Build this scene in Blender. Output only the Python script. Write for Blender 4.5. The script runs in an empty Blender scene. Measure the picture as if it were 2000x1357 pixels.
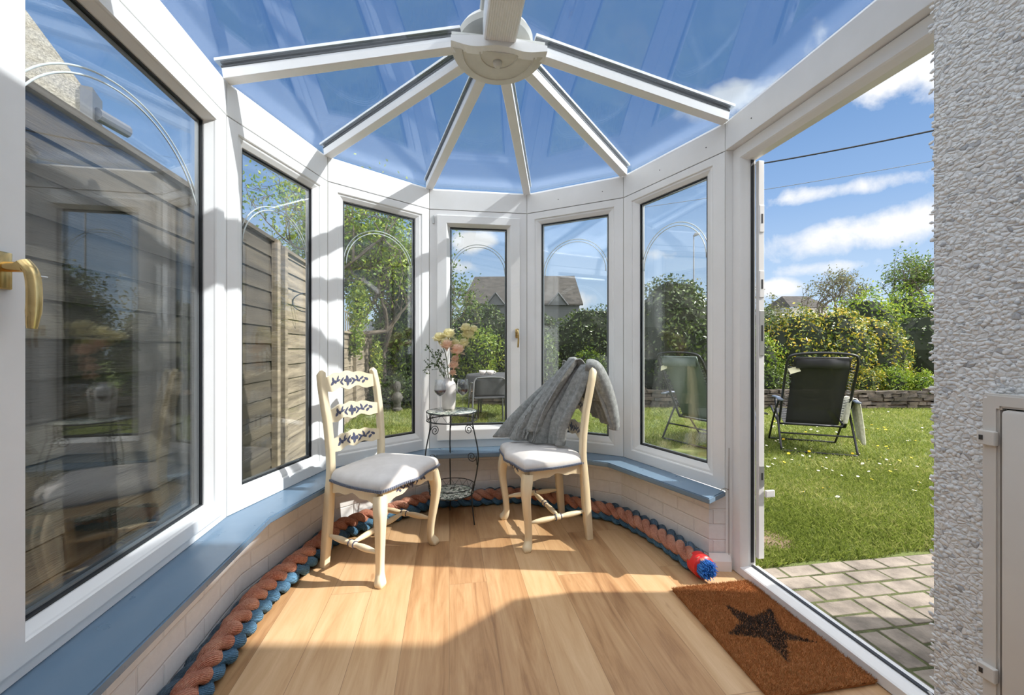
import bpy, bmesh, math, random
import numpy as np
from mathutils import Vector, Matrix, Quaternion
PI = math.pi
random.seed(7); RNG = np.random.default_rng(7)
SC = bpy.context.scene
COL = SC.collection

# ------------------------------------------------------------------ camera
CAMZ = 1.13
cd = bpy.data.cameras.new('camera'); cd.sensor_width = 36.0; cd.lens = 36.0*806/2000
cd.clip_start = 0.02; cd.clip_end = 500
cam = bpy.data.objects.new('camera', cd); COL.objects.link(cam)
cam.location = (0, 0, CAMZ); cam.rotation_euler = (PI/2, 0, 0); SC.camera = cam
SC.view_settings.view_transform = 'Standard'; SC.view_settings.look = 'None'
SC.view_settings.gamma = 1.0; SC.view_settings.use_curve_mapping = False
SC.view_settings.exposure = 0.48
SC.cycles.max_bounces = 12; SC.cycles.transparent_max_bounces = 32
SC.cycles.diffuse_bounces = 4; SC.cycles.glossy_bounces = 4; SC.cycles.transmission_bounces = 8
SC.cycles.caustics_reflective = False; SC.cycles.caustics_refractive = False
SC.cycles.sample_clamp_indirect = 6.0

# ------------------------------------------------------------------ sun
SUN_EL, SUN_AZ = math.radians(41), math.radians(-4)
sun_dir = Vector((math.cos(SUN_EL)*math.cos(SUN_AZ), math.cos(SUN_EL)*math.sin(SUN_AZ), math.sin(SUN_EL)))
sl = bpy.data.lights.new('sun', 'SUN'); sl.energy = 5.4; sl.angle = math.radians(0.7); sl.color = (1.0, 0.95, 0.885)
so = bpy.data.objects.new('sun', sl); COL.objects.link(so)
so.rotation_euler = sun_dir.to_track_quat('Z', 'Y').to_euler(); so.location = (8, 0, 8)

# ------------------------------------------------------------------ node helpers
class NT:
    def __init__(s, tree): s.t = tree; s.n = tree.nodes; s.l = tree.links
    def node(s, typ, ins=None, **kw):
        n = s.n.new(typ)
        for k, v in kw.items(): setattr(n, k, v)
        for k, v in (ins or {}).items(): s.put(n, k, v)
        return n
    def put(s, n, k, v):
        sock = n.inputs[k]
        if isinstance(v, bpy.types.NodeSocket): s.l.new(v, sock)
        elif isinstance(v, bpy.types.Node): s.l.new(v.outputs[0], sock)
        else: sock.default_value = v
    def math(s, op, a, b=None, c=None, clamp=False):
        n = s.n.new('ShaderNodeMath'); n.operation = op; n.use_clamp = clamp
        for i, v in enumerate((a, b, c)):
            if v is not None: s.put(n, i, v)
        return n.outputs[0]
    def vmath(s, op, a, b=None):
        n = s.n.new('ShaderNodeVectorMath'); n.operation = op
        s.put(n, 0, a)
        if b is not None: s.put(n, 1, b)
        return n
    def mix(s, f, a, b, typ='RGBA', blend='MIX'):
        n = s.n.new('ShaderNodeMix'); n.data_type = typ
        if typ == 'RGBA': n.blend_type = blend
        i = {'FLOAT': (0, 2, 3), 'RGBA': (0, 6, 7)}[typ]
        for k, v in zip(i, (f, a, b)): s.put(n, k, v)
        return n.outputs[{'FLOAT': 0, 'RGBA': 2}[typ]]
    def ramp(s, f, stops, interp='LINEAR'):
        n = s.n.new('ShaderNodeValToRGB'); s.put(n, 0, f); cr = n.color_ramp; cr.interpolation = interp
        while len(cr.elements) < len(stops): cr.elements.new(0.5)
        for e, (p, c) in zip(cr.elements, stops):
            e.position = p; e.color = (c, c, c, 1) if isinstance(c, (int, float)) else (*c[:3], 1)
        return n.outputs[0]
    def noise(s, vec, scale, detail=4, rough=0.5, dist=0.0):
        n = s.n.new('ShaderNodeTexNoise'); s.put(n, 'Vector', vec)
        n.inputs['Scale'].default_value = scale; n.inputs['Detail'].default_value = detail
        n.inputs['Roughness'].default_value = rough; n.inputs['Distortion'].default_value = dist
        return n.outputs['Fac']
    def mapping(s, vec, scale=(1, 1, 1), rot=(0, 0, 0), loc=(0, 0, 0)):
        n = s.n.new('ShaderNodeMapping'); s.put(n, 'Vector', vec)
        n.inputs['Scale'].default_value = scale; n.inputs['Rotation'].default_value = rot; n.inputs['Location'].default_value = loc
        return n.outputs[0]

def px_dir(x, y):
    v = Vector(((x-1000)/806, 1, (678.5-y)/806)); v.normalize(); return v

# ------------------------------------------------------------------ sky
w = bpy.data.worlds.new('sky'); SC.world = w; w.use_nodes = True
t = NT(w.node_tree); w.node_tree.nodes.clear()
tc = t.node('ShaderNodeTexCoord').outputs['Generated']
dirn = t.vmath('NORMALIZE', tc).outputs[0]
sep = t.node('ShaderNodeSeparateXYZ', {0: dirn})
zz = sep.outputs[2]
base = t.ramp(zz, [(0.0, (0.50, 0.60, 0.71)), (0.10, (0.41, 0.545, 0.715)), (0.28, (0.225, 0.365, 0.605)), (0.50, (0.105, 0.22, 0.45)), (1.0, (0.10, 0.18, 0.38))])
den = t.math('ADD', t.math('MAXIMUM', zz, 0.0), 0.12)
cv = t.node('ShaderNodeCombineXYZ', {0: t.math('DIVIDE', sep.outputs[0], den), 1: t.math('DIVIDE', sep.outputs[1], den), 2: 0.0}).outputs[0]
cn = t.noise(t.mapping(cv, scale=(0.75, 1.7, 1), rot=(0, 0, 0.25)), 1.5, 8, 0.58, 0.3)
cn2 = t.noise(dirn, 9.0, 8, 0.6, 0.25)
mask = None
# (px, py, width, height, gain): cloud banks where the photograph has them
for x, y, sx, sy, g in [(1755, 125, .10, .06, 1.0), (1440, 190, .10, .035, 1.0), (1600, 80, .10, .05, .45), (1650, 370, .16, .022, .85),
                        (1700, 450, .22, .045, .95), (1510, 562, .05, .022, 1.1), (932, 470, .06, .03, 1.15), (880, 520, .08, .02, .5),
                        (1100, 590, .14, .03, .55), (1180, 270, .10, .06, .35), (540, 350, .16, .05, .4), (960, 340, .10, .02, .3), (1290, 500, .12, .02, .5),
                        (1640, 520, .16, .02, .6)]:
    d = px_dir(x, y)
    right = Vector((d.y, -d.x, 0)).normalized(); up = right.cross(d)
    a = t.math('DIVIDE', t.vmath('DOT_PRODUCT', dirn, tuple(right)).outputs['Value'], sx)
    b = t.math('DIVIDE', t.vmath('DOT_PRODUCT', dirn, tuple(up)).outputs['Value'], sy)
    r2 = t.math('ADD', t.math('MULTIPLY', a, a), t.math('MULTIPLY', b, b))
    gs = t.math('MULTIPLY', t.math('EXPONENT', t.math('MULTIPLY', r2, -1.0)), g)
    front = t.math('GREATER_THAN', t.vmath('DOT_PRODUCT', dirn, tuple(d)).outputs['Value'], 0.3)
    gs = t.math('MULTIPLY', gs, front)
    mask = gs if mask is None else t.math('MAXIMUM', mask, gs)
puff = t.ramp(t.math('ADD', t.math('MULTIPLY', mask, 0.75), t.math('MULTIPLY', t.math('SUBTRACT', cn2, 0.5), 1.3)), [(0.33, 0.0), (0.62, 1.0)])
puff = t.math('MULTIPLY', puff, t.ramp(mask, [(0.05, 0.0), (0.3, 1.0)]))
# fill light: bright cloud added out of view overhead, behind and round the sun
high = t.math('MULTIPLY', t.ramp(zz, [(0.66, 0.0), (0.80, 1.0)]), t.ramp(cn, [(0.30, 0.35), (0.6, 1.0)]))
back = t.math('MULTIPLY', t.ramp(t.math('MULTIPLY', sep.outputs[1], -1.0), [(0.02, 0.0), (0.35, 1.0)]), t.ramp(cn, [(0.30, 0.3), (0.6, 1.0)]))
sund = t.vmath('DOT_PRODUCT', dirn, tuple(sun_dir)).outputs['Value']
halo = t.ramp(sund, [(0.74, 0.0), (0.97, 1.0)])
cl = t.math('MAXIMUM', t.math('MAXIMUM', puff, high), t.math('MAXIMUM', back, t.math('MULTIPLY', halo, 0.8)))
bright = t.mix(t.math('MAXIMUM', t.math('MAXIMUM', high, back), halo), (0.72, 0.735, 0.76, 1), (3.15, 3.1, 3.1, 1))
skyc = t.mix(cl, base, bright)
bg = t.node('ShaderNodeBackground', {'Color': skyc, 'Strength': 1.0})
t.l.new(bg.outputs[0], t.node('ShaderNodeOutputWorld').inputs[0])

# ------------------------------------------------------------------ materials
MATS = {}
def mat(name, color=(.8, .8, .8), rough=.5, metal=0.0, fn=None, spec=0.5, **kw):
    m = bpy.data.materials.new(name); m.use_nodes = True; n = NT(m.node_tree)
    b = m.node_tree.nodes['Principled BSDF']
    b.inputs['Base Color'].default_value = (*color, 1); b.inputs['Roughness'].default_value = rough; b.inputs['Metallic'].default_value = metal
    b.inputs['Specular IOR Level'].default_value = spec
    for k, v in kw.items(): b.inputs[k].default_value = v
    if fn: fn(n, b, m.node_tree.nodes['Material Output'])
    MATS[name] = m; return m
def varied(c1, c2, scale=8, bump=0.0, bscale=60, dist=0.002, stretch=(1, 1, 1), detail=5, lo=.35, hi=.65):
    def fn(n, b, out):
        co = n.node('ShaderNodeTexCoord').outputs['Object']; co = n.mapping(co, scale=stretch)
        f = n.noise(co, scale, detail, .6)
        n.put(b, 'Base Color', n.ramp(f, [(lo, c1), (hi, c2)]))
        if bump:
            bp = n.node('ShaderNodeBump', {'Height': n.noise(co, bscale, 6, .6), 'Strength': bump, 'Distance': dist})
            n.put(b, 'Normal', bp)
    return fn
def leafy(stops, trans=.35, rough=.45):
    def fn(n, b, out):
        r = n.node('ShaderNodeNewGeometry').outputs['Random Per Island']
        co = n.node('ShaderNodeTexCoord').outputs['Object']
        f = n.math('ADD', n.math('MULTIPLY', r, .75), n.math('MULTIPLY', n.math('SUBTRACT', n.noise(co, 1.3, 3), .35), .7), clamp=True)
        c = n.ramp(f, stops)
        n.put(b, 'Base Color', c); b.inputs['Roughness'].default_value = rough
        tr = n.node('ShaderNodeBsdfTranslucent', {'Color': c})
        mx = n.node('ShaderNodeMixShader', {0: trans, 1: b.outputs[0], 2: tr.outputs[0]})
        n.l.new(mx.outputs[0], out.inputs[0])
    return fn
def glassmat(name, tint, refl, base_r=0.04, ior=1.5, rough=0.0, dirt=0.0):
    m = bpy.data.materials.new(name); m.use_nodes = True; n = NT(m.node_tree); m.node_tree.nodes.clear()
    ge = n.node('ShaderNodeNewGeometry')
    cs = n.math('ABSOLUTE', n.vmath('DOT_PRODUCT', ge.outputs['Normal'], ge.outputs['Incoming']).outputs['Value'])
    fr = n.math('POWER', n.math('SUBTRACT', 1.0, cs, clamp=True), 4.5)
    fac = n.math('ADD', n.math('MULTIPLY', fr, refl), base_r, clamp=True)
    tr = n.node('ShaderNodeBsdfTransparent', {'Color': (*tint, 1)})
    gl = n.node('ShaderNodeBsdfGlossy', {'Color': (.95, .97, 1, 1), 'Roughness': rough})
    mx = n.node('ShaderNodeMixShader', {0: fac, 1: tr.outputs[0], 2: gl.outputs[0]})
    last = mx
    if dirt:
        co = n.node('ShaderNodeTexCoord').outputs['Object']
        sp = n.ramp(n.noise(co, 38, 3, .7), [(.69, 0.0), (.74, 1.0)])
        hz = n.ramp(n.noise(n.mapping(co, scale=(1, 1, 1)), 2.5, 5, .65), [(.35, 0.0), (.75, 1.0)])
        f = n.math('ADD', n.math('MULTIPLY', sp, dirt*3), n.math('MULTIPLY', hz, dirt))
        df = n.node('ShaderNodeBsdfDiffuse', {'Color': (.75, .78, .8, 1)})
        last = n.node('ShaderNodeMixShader', {0: f, 1: mx.outputs[0], 2: df.outputs[0]})
    n.l.new(last.outputs[0], n.node('ShaderNodeOutputMaterial').inputs[0])
    MATS[name] = m; return m

mat('upvc', (.86, .85, .835), .32, fn=varied((.87, .86, .845), (.84, .83, .81), 6, .08, 220, .0006))
mat('upvc_grain', (.80, .785, .755), .45, fn=varied((.84, .83, .805), (.77, .755, .73), 30, .25, 60, .001, stretch=(14, 1, 14)))
mat('hub_plastic', (.66, .63, .56), .5, fn=varied((.68, .65, .58), (.60, .57, .50), 9))
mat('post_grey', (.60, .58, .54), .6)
mat('gasket', (.02, .022, .025), .5)
mat('spacer', (.30, .32, .33), .35, .6)
mat('seal', (.30, .27, .23), .7)
glassmat('window_glass', (.975, .98, .975), .85, .040)
glassmat('roof_glass', (.905, .927, .948), .8, .028, dirt=.004)
glassmat('clear_glass', (.93, .94, .95), .95, .06)
mat('etch', (.80, .86, .86), .25, fn=None)
mat('brass', (.78, .56, .24), .22, 1.0, fn=varied((.80, .60, .28), (.62, .43, .18), 25))
mat('steel', (.62, .62, .60), .35, .9)
mat('black_mark', (.03, .03, .03), .5)
mat('meter_white', (.72, .68, .62), .45, fn=varied((.73, .69, .635), (.69, .65, .60), 5, .03, 90))

def _sill(n, b, out):
    co = n.node('ShaderNodeTexCoord').outputs['Object']
    f = n.noise(co, 5, 6, .6)
    n.put(b, 'Base Color', n.ramp(f, [(.2, (.138, .212, .295)), (.8, (.152, .230, .315))]))
    n.put(b, 'Roughness', n.ramp(n.noise(co, 16, 5), [(.3, .27), (.7, .33)]))
    n.put(b, 'Normal', n.node('ShaderNodeBump', {'Height': n.noise(co, 14, 4), 'Strength': .06, 'Distance': .004}))
mat('blue_sill', fn=_sill)

def _brick(n, b, out):
    uv = n.node('ShaderNodeTexCoord').outputs['UV']
    nz = n.noise(uv, 5, 3)
    wob = n.vmath('ADD', uv, n.node('ShaderNodeCombineXYZ', {0: n.math('MULTIPLY', nz, .006), 1: n.math('MULTIPLY', nz, .01)}).outputs[0]).outputs[0]
    br = n.node('ShaderNodeTexBrick', {'Vector': wob, 'Color1': (1, 1, 1, 1), 'Color2': (.9, .9, .9, 1), 'Mortar': (0, 0, 0, 1), 'Scale': 1.0,
        'Mortar Size': .005, 'Mortar Smooth': .7, 'Bias': 0.0, 'Brick Width': .225, 'Row Height': .0775})
    f = br.outputs['Fac']
    c = n.ramp(n.noise(uv, 30, 6, .6), [(.3, (.79, .775, .765)), (.7, (.85, .84, .83))])
    c = n.mix(n.math('MULTIPLY', f, .12), c, (.62, .58, .55, 1))
    n.put(b, 'Base Color', c); b.inputs['Roughness'].default_value = .5
    hgt = n.math('ADD', n.math('MULTIPLY', n.math('SUBTRACT', 1.0, f), 1.0), n.math('MULTIPLY', n.noise(uv, 45, 5, .6), .35))
    n.put(b, 'Normal', n.node('ShaderNodeBump', {'Height': hgt, 'Strength': .7, 'Distance': .0035}))
mat('white_brick', fn=_brick)

WR = math.atan(.152)   # the room's axis leans this much left of the view
def _floor(n, b, out):
    co = n.node('ShaderNodeTexCoord').outputs['Object']
    # object coordinates: y along the boards
    sw = n.node('ShaderNodeSeparateXYZ', {0: co})
    v = n.node('ShaderNodeCombineXYZ', {0: sw.outputs[1], 1: sw.outputs[0], 2: 0.0}).outputs[0]
    br = n.node('ShaderNodeTexBrick', {'Vector': v, 'Color1': (0, 0, 0, 1), 'Color2': (1, 1, 1, 1), 'Mortar': (.5, .5, .5, 1), 'Scale': 1.0,
        'Mortar Size': .0009, 'Mortar Smooth': .2, 'Bias': 0.0, 'Brick Width': 1.22, 'Row Height': .178}, offset=.37, offset_frequency=3)
    rnd = n.node('ShaderNodeSeparateColor', {0: br.outputs['Color']}).outputs[0]
    # grain, shifted per board
    sh = n.node('ShaderNodeCombineXYZ', {0: n.math('MULTIPLY', rnd, 7.3), 1: n.math('MULTIPLY', rnd, 3.1), 2: n.math('MULTIPLY', rnd, 9.0)}).outputs[0]
    g = n.vmath('ADD', v, sh).outputs[0]
    g1 = n.noise(n.mapping(g, scale=(1.1, 9.5, 1)), 1.6, 6, .6, .9)
    g2 = n.noise(n.mapping(g, scale=(2.5, 70, 1)), 2.0, 5, .7, .3)
    kn = n.ramp(n.noise(n.mapping(g, scale=(1.6, 6, 1)), 3.1, 2), [(.70, 0.0), (.78, 1.0)])
    f = n.math('ADD', n.math('MULTIPLY', g1, .85), n.math('ADD', n.math('MULTIPLY', rnd, .36), n.math('MULTIPLY', g2, .25)))
    c = n.ramp(f, [(.40, (.27, .135, .058)), (.56, (.42, .235, .108)), (.74, (.53, .33, .168)), (1.0, (.64, .43, .245))])
    c = n.mix(n.math('MULTIPLY', kn, .45), c, (.28, .13, .05, 1))
    c = n.mix(n.math('MULTIPLY', br.outputs['Fac'], .75), c, (.17, .09, .04, 1))
    n.put(b, 'Base Color', c)
    n.put(b, 'Roughness', n.ramp(g2, [(.3, .34), (.7, .46)]))
    hgt = n.math('SUBTRACT', n.math('MULTIPLY', g2, .3), br.outputs['Fac'])
    n.put(b, 'Normal', n.node('ShaderNodeBump', {'Height': hgt, 'Strength': .25, 'Distance': .0015}))
mat('oak_floor', fn=_floor)

def _dash(n, b, out):
    co = n.node('ShaderNodeTexCoord').outputs['Object']
    dis = n.mix(.018, co, n.node('ShaderNodeTexNoise', {'Vector': co, 'Scale': 22.0}).outputs['Color'])
    mp = n.mapping(dis, scale=(1, 1, 1.35)); vo = n.node('ShaderNodeTexVoronoi', {'Vector': mp, 'Scale': 70.0}, feature='F1'); ve = n.node('ShaderNodeTexVoronoi', {'Vector': mp, 'Scale': 70.0}, feature='DISTANCE_TO_EDGE')
    cells = n.node('ShaderNodeSeparateColor', {0: vo.outputs['Color']}).outputs[0]
    c = n.ramp(cells, [(0, (.88, .88, .87)), (.80, (.83, .83, .82)), (.93, (.68, .69, .70)), (.99, (.48, .49, .51))])
    n.put(b, 'Base Color', c); b.inputs['Roughness'].default_value = .75
    h = n.math('ADD', n.ramp(ve.outputs['Distance'], [(0.0, 0.0), (.16, .7), (.4, 1.0)]), n.math('ADD', n.math('MULTIPLY', cells, .9), n.math('MULTIPLY', n.noise(co, 130, 3), .5)))
    n.put(b, 'Normal', n.node('ShaderNodeBump', {'Height': h, 'Strength': .65, 'Distance': .0055}))
mat('spar_dash', fn=_dash)

mat('cream_paint', (.78, .64, .42), .42, fn=varied((.74, .60, .385), (.84, .72, .51), 7, .1, 40, .001, stretch=(1, 1, .3)))
mat('cream_edge', (.42, .46, .38), .5)
mat('blue_paint', (.075, .08, .13), .5)
mat('seat_fabric', (.62, .585, .56), .85, fn=varied((.60, .565, .54), (.66, .625, .60), 14, .3, 420, .0012))
mat('seat_braid', (.14, .16, .21), .8)
mat('wine', (.045, .004, .008), .05)
mat('ceramic', (.80, .765, .74), .3, fn=varied((.82, .79, .765), (.72, .66, .63), 9, 0, stretch=(1, 1, .5)))
mat('iron', (.035, .04, .042), .5, .5)
def _mosaic(n, b, out):
    co = n.node('ShaderNodeTexCoord').outputs['Object']
    vo = n.node('ShaderNodeTexVoronoi', {'Vector': co, 'Scale': 55.0}, feature='F1')
    ve = n.node('ShaderNodeTexVoronoi', {'Vector': co, 'Scale': 55.0}, feature='DISTANCE_TO_EDGE')
    ce = n.node('ShaderNodeSeparateColor', {0: vo.outputs['Color']}).outputs[0]
    c = n.ramp(ce, [(0, (.05, .07, .05)), (.35, (.33, .36, .30)), (.6, (.62, .60, .52)), (.85, (.20, .26, .20))], 'CONSTANT')
    e = n.ramp(ve.outputs['Distance'], [(.03, 1.0), (.07, 0.0)])
    n.put(b, 'Base Color', n.mix(e, c, (.45, .45, .42, 1))); b.inputs['Roughness'].default_value = .18
    n.put(b, 'Normal', n.node('ShaderNodeBump', {'Height': ve.outputs['Distance'], 'Strength': .4, 'Distance': .002}))
mat('mosaic', fn=_mosaic)
def fibre(c1, c2, sc=160, tw=0):
    def fn(n, b, out):
        co = n.node('ShaderNodeTexCoord').outputs['Object']
        uv = n.node('ShaderNodeTexCoord').outputs['UV']
        f = n.noise(co, sc, 5, .75)
        big = n.noise(co, 9, 3)
        n.put(b, 'Base Color', n.ramp(n.math('ADD', n.math('MULTIPLY', f, .6), n.math('MULTIPLY', big, .5)), [(.38, c1), (.72, c2)]))
        wv = n.node('ShaderNodeTexWave', {'Vector': n.mapping(uv, scale=(1.1, 9.0, 1), rot=(0, 0, 1.2)), 'Scale': 1.0, 'Distortion': 2.5, 'Detail': 3.0})
        h = n.math('ADD', n.math('MULTIPLY', wv.outputs['Fac'], .8), f)
        n.put(b, 'Normal', n.node('ShaderNodeBump', {'Height': h, 'Strength': 1.0, 'Distance': .005}))
        b.inputs['Roughness'].default_value = .85
    return fn
mat('rope_orange', fn=fibre((.50, .12, .06), (.92, .52, .37)))
mat('rope_blue', fn=fibre((.035, .11, .22), (.16, .38, .60)))
mat('rope_grey', fn=fibre((.05, .09, .14), (.20, .31, .43)))
mat('red_tape', (.72, .03, .03), .35)
mat('bright_blue', (.04, .22, .62), .6)
mat('throw_wool', (.26, .27, .265), .95, fn=varied((.20, .21, .205), (.33, .34, .335), 45, .7, 260, .003))
mat('coir', (.35, .13, .035), .9, fn=leafy([(0, (.24, .075, .018)), (.4, (.42, .165, .048)), (.8, (.52, .25, .085)), (1, (.64, .40, .20))], .1, .8))
mat('coir_dark', (.03, .025, .022), .9, fn=leafy([(0, (.018, .014, .012)), (.7, (.045, .035, .03)), (1, (.16, .10, .06))], .05, .8))
mat('coir_base', (.36, .13, .035), .95)
# outdoors
def _grassbase(n, b, out):
    co = n.node('ShaderNodeTexCoord').outputs['Object']
    f = n.noise(co, 2.2, 6, .65)
    n.put(b, 'Base Color', n.ramp(f, [(.38, (.11, .15, .03)), (.6, (.18, .22, .05)), (.72, (.24, .22, .10))])); b.inputs['Roughness'].default_value = .9
    n.put(b, 'Normal', n.node('ShaderNodeBump', {'Height': n.noise(co, 60, 5, .7), 'Strength': 1.0, 'Distance': .02}))
mat('turf', fn=_grassbase)
mat('soil', (.2, .14, .09), .95, fn=varied((.13, .085, .05), (.27, .19, .12), 25, 1.0, 80, .01))
mat('blade', fn=leafy([(0, (.10, .14, .02)), (.4, (.19, .245, .04)), (.7, (.30, .34, .08)), (1, (.50, .45, .20))], .4, .5))
mat('moss', (.13, .17, .03), .95, fn=varied((.05, .055, .02), (.12, .14, .045), 12, 1, 90, .01))
mat('paver', (.33, .27, .21), .85, fn=varied((.15, .125, .10), (.30, .255, .205), 9, .8, 110, .004))
mat('stone', (.13, .10, .08), .85, fn=varied((.03, .026, .023), (.14, .11, .085), 6, 1, 40, .01))
mat('hedge_leaf', fn=leafy([(0, (.025, .05, .012)), (.28, (.07, .12, .02)), (.5, (.17, .22, .03)), (.68, (.42, .38, .035)), (.9, (.74, .50, .06)), (1, (.62, .28, .08))], .25, .28))
mat('hedge_leaf_dark', fn=leafy([(0, (.018, .032, .012)), (.4, (.05, .085, .022)), (.8, (.11, .16, .04)), (1, (.28, .29, .09))], .25, .3))
mat('lime_leaf', fn=leafy([(0, (.06, .12, .012)), (.4, (.15, .25, .02)), (.8, (.33, .40, .04)), (1, (.55, .52, .08))], .4, .4))
mat('mid_leaf', fn=leafy([(0, (.03, .06, .012)), (.4, (.08, .14, .02)), (.8, (.17, .24, .04)), (1, (.34, .36, .09))], .35, .4))
mat('olive_leaf', fn=leafy([(0, (.06, .065, .025)), (.4, (.12, .13, .045)), (.8, (.20, .20, .08)), (1, (.34, .26, .12))], .35, .5))
mat('bark', (.10, .08, .06), .9, fn=varied((.06, .048, .036), (.16, .13, .10), 20, .8, 60, .01))
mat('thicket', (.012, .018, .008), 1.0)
mat('slate', (.16, .155, .15), .8)
def _slate(n, b, out):
    uv = n.node('ShaderNodeTexCoord').outputs['UV']
    br = n.node('ShaderNodeTexBrick', {'Vector': uv, 'Color1': (.075, .07, .066, 1), 'Color2': (.035, .034, .033, 1), 'Mortar': (.05, .05, .05, 1), 'Scale': 1.0,
        'Mortar Size': .02, 'Bias': 0.0, 'Brick Width': .42, 'Row Height': .22})
    n.put(b, 'Base Color', n.mix(.35, br.outputs['Color'], n.ramp(n.noise(uv, 3, 5), [(.3, (.045, .042, .038)), (.7, (.10, .092, .078))]))); b.inputs['Roughness'].default_value = .9; b.inputs['Specular IOR Level'].default_value = .15
MATS.pop('slate'); mat('slate', fn=_slate)
mat('slate_hung', (.07, .075, .085), .8)
mat('fascia_white', (.7, .7, .7), .5)
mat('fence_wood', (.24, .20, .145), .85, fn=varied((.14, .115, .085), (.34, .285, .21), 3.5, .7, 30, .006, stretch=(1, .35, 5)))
mat('shed_wood', (.06, .05, .04), .85, fn=varied((.036, .031, .024), (.085, .072, .052), 3, .7, 30, .006, stretch=(1, .35, 5)))  # same grain pattern as fence_wood in much darker tones
mat('cream_render', (.4, .38, .33), .9, fn=varied((.24, .225, .195), (.44, .415, .36), 40, 1, 60, .02))
mat('grey_gutter', (.10, .105, .115), .5)
mat('cable', (.01, .01, .012), .6)
mat('cable_grey', (.12, .14, .17), .6)
mat('galv', (.10, .105, .11), .6, 0)
mat('lounger_frame', (.028, .028, .030), .4, .3)
def _mesh(n, b, out):
    co = n.node('ShaderNodeTexCoord').outputs['Object']
    b.inputs['Base Color'].default_value = (.028, .028, .03, 1); b.inputs['Roughness'].default_value = .6
    tr = n.node('ShaderNodeBsdfTransparent')
    mx = n.node('ShaderNodeMixShader', {0: .84, 1: tr.outputs[0], 2: b.outputs[0]})
    n.l.new(mx.outputs[0], out.inputs[0])
mat('lounger_mesh', fn=_mesh)
mat('lounger_green', (.14, .18, .17), .7)
mat('arm_blue', (.14, .17, .23), .5)
mat('tag_paper', (.75, .72, .50), .7)
mat('towel_cream', (.72, .70, .56), .95, fn=varied((.62, .60, .46), (.82, .80, .66), 30, .8, 150, .006))
def _stripe(n, b, out):
    co = n.node('ShaderNodeTexCoord').outputs['UV']
    wv = n.node('ShaderNodeTexWave', {'Vector': co, 'Scale': 4.0, 'Distortion': .6, 'Detail': 1.0})
    n.put(b, 'Base Color', n.ramp(wv.outputs['Fac'], [(.45, (.03, .06, .20)), (.55, (.45, .52, .70))])); b.inputs['Roughness'].default_value = .9
mat('towel_blue', fn=_stripe)
mat('petal_white', (.85, .85, .82), .6)
mat('petal_yellow', (.85, .60, .02), .6)
mat('bloom_cream', fn=leafy([(0, (.80, .70, .36)), (.5, (.90, .84, .55)), (1, (.94, .90, .72))], .3, .6))
mat('bloom_peach', fn=leafy([(0, (.86, .56, .40)), (.5, (.92, .70, .54)), (1, (.95, .82, .68))], .3, .6))
mat('stem_green', (.09, .13, .035), .6)
mat('sprig_leaf', fn=leafy([(0, (.03, .06, .02)), (.6, (.08, .13, .04)), (1, (.16, .20, .07))], .25, .5))
mat('dark_cloth', (.045, .047, .05), .8, fn=varied((.035, .037, .04), (.06, .062, .066), 9, .3, 30, .01))
mat('house_render', (.70, .69, .67), .85, fn=varied((.68, .67, .65), (.74, .73, .71), 12, .6, 60, .004))
mat('statue_stone', (.15, .145, .13), .9, fn=varied((.04, .039, .035), (.13, .125, .11), 14, 1, 40, .01))

# ------------------------------------------------------------------ object helpers
def tag(o, label=None, cat=None, group=None, kind=None):
    if label: o['label'] = label
    if cat: o['category'] = cat
    if group: o['group'] = group
    if kind: o['kind'] = kind
    return o
def empty(name, loc=(0, 0, 0), rz=0.0, **kw):
    o = bpy.data.objects.new(name, None); COL.objects.link(o); o.location = loc; o.rotation_euler = (0, 0, rz)
    o.empty_display_size = .05
    return tag(o, **kw)
def obj(name, bm, m, parent=None, smooth=False, **kw):
    me = bpy.data.meshes.new(name)
    if isinstance(bm, bmesh.types.BMesh):
        bmesh.ops.recalc_face_normals(bm, faces=bm.faces); bm.to_mesh(me); bm.free()
    else:
        me = bm; me.name = name
    for k in (m if isinstance(m, (list, tuple)) else [m]): me.materials.append(MATS[k])
    if smooth:
        me.polygons.foreach_set('use_smooth', [True]*len(me.polygons))
        if smooth != 'all':
            try: me.set_sharp_from_angle(angle=math.radians(smooth if isinstance(smooth, (int, float)) and smooth > 1 else 42))
            except Exception: pass
    o = bpy.data.objects.new(name, me); COL.objects.link(o)
    if parent: o.parent = parent
    return tag(o, **kw)
def copy_tree(o, parent=None):
    c = o.copy(); COL.objects.link(c); c.parent = parent
    for ch in list(KIDS.get(o.name, o.children)): copy_tree(ch, c)
    return c
KIDS = {}
def new(): return bmesh.new()
def V(*a): return Vector(a)

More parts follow.
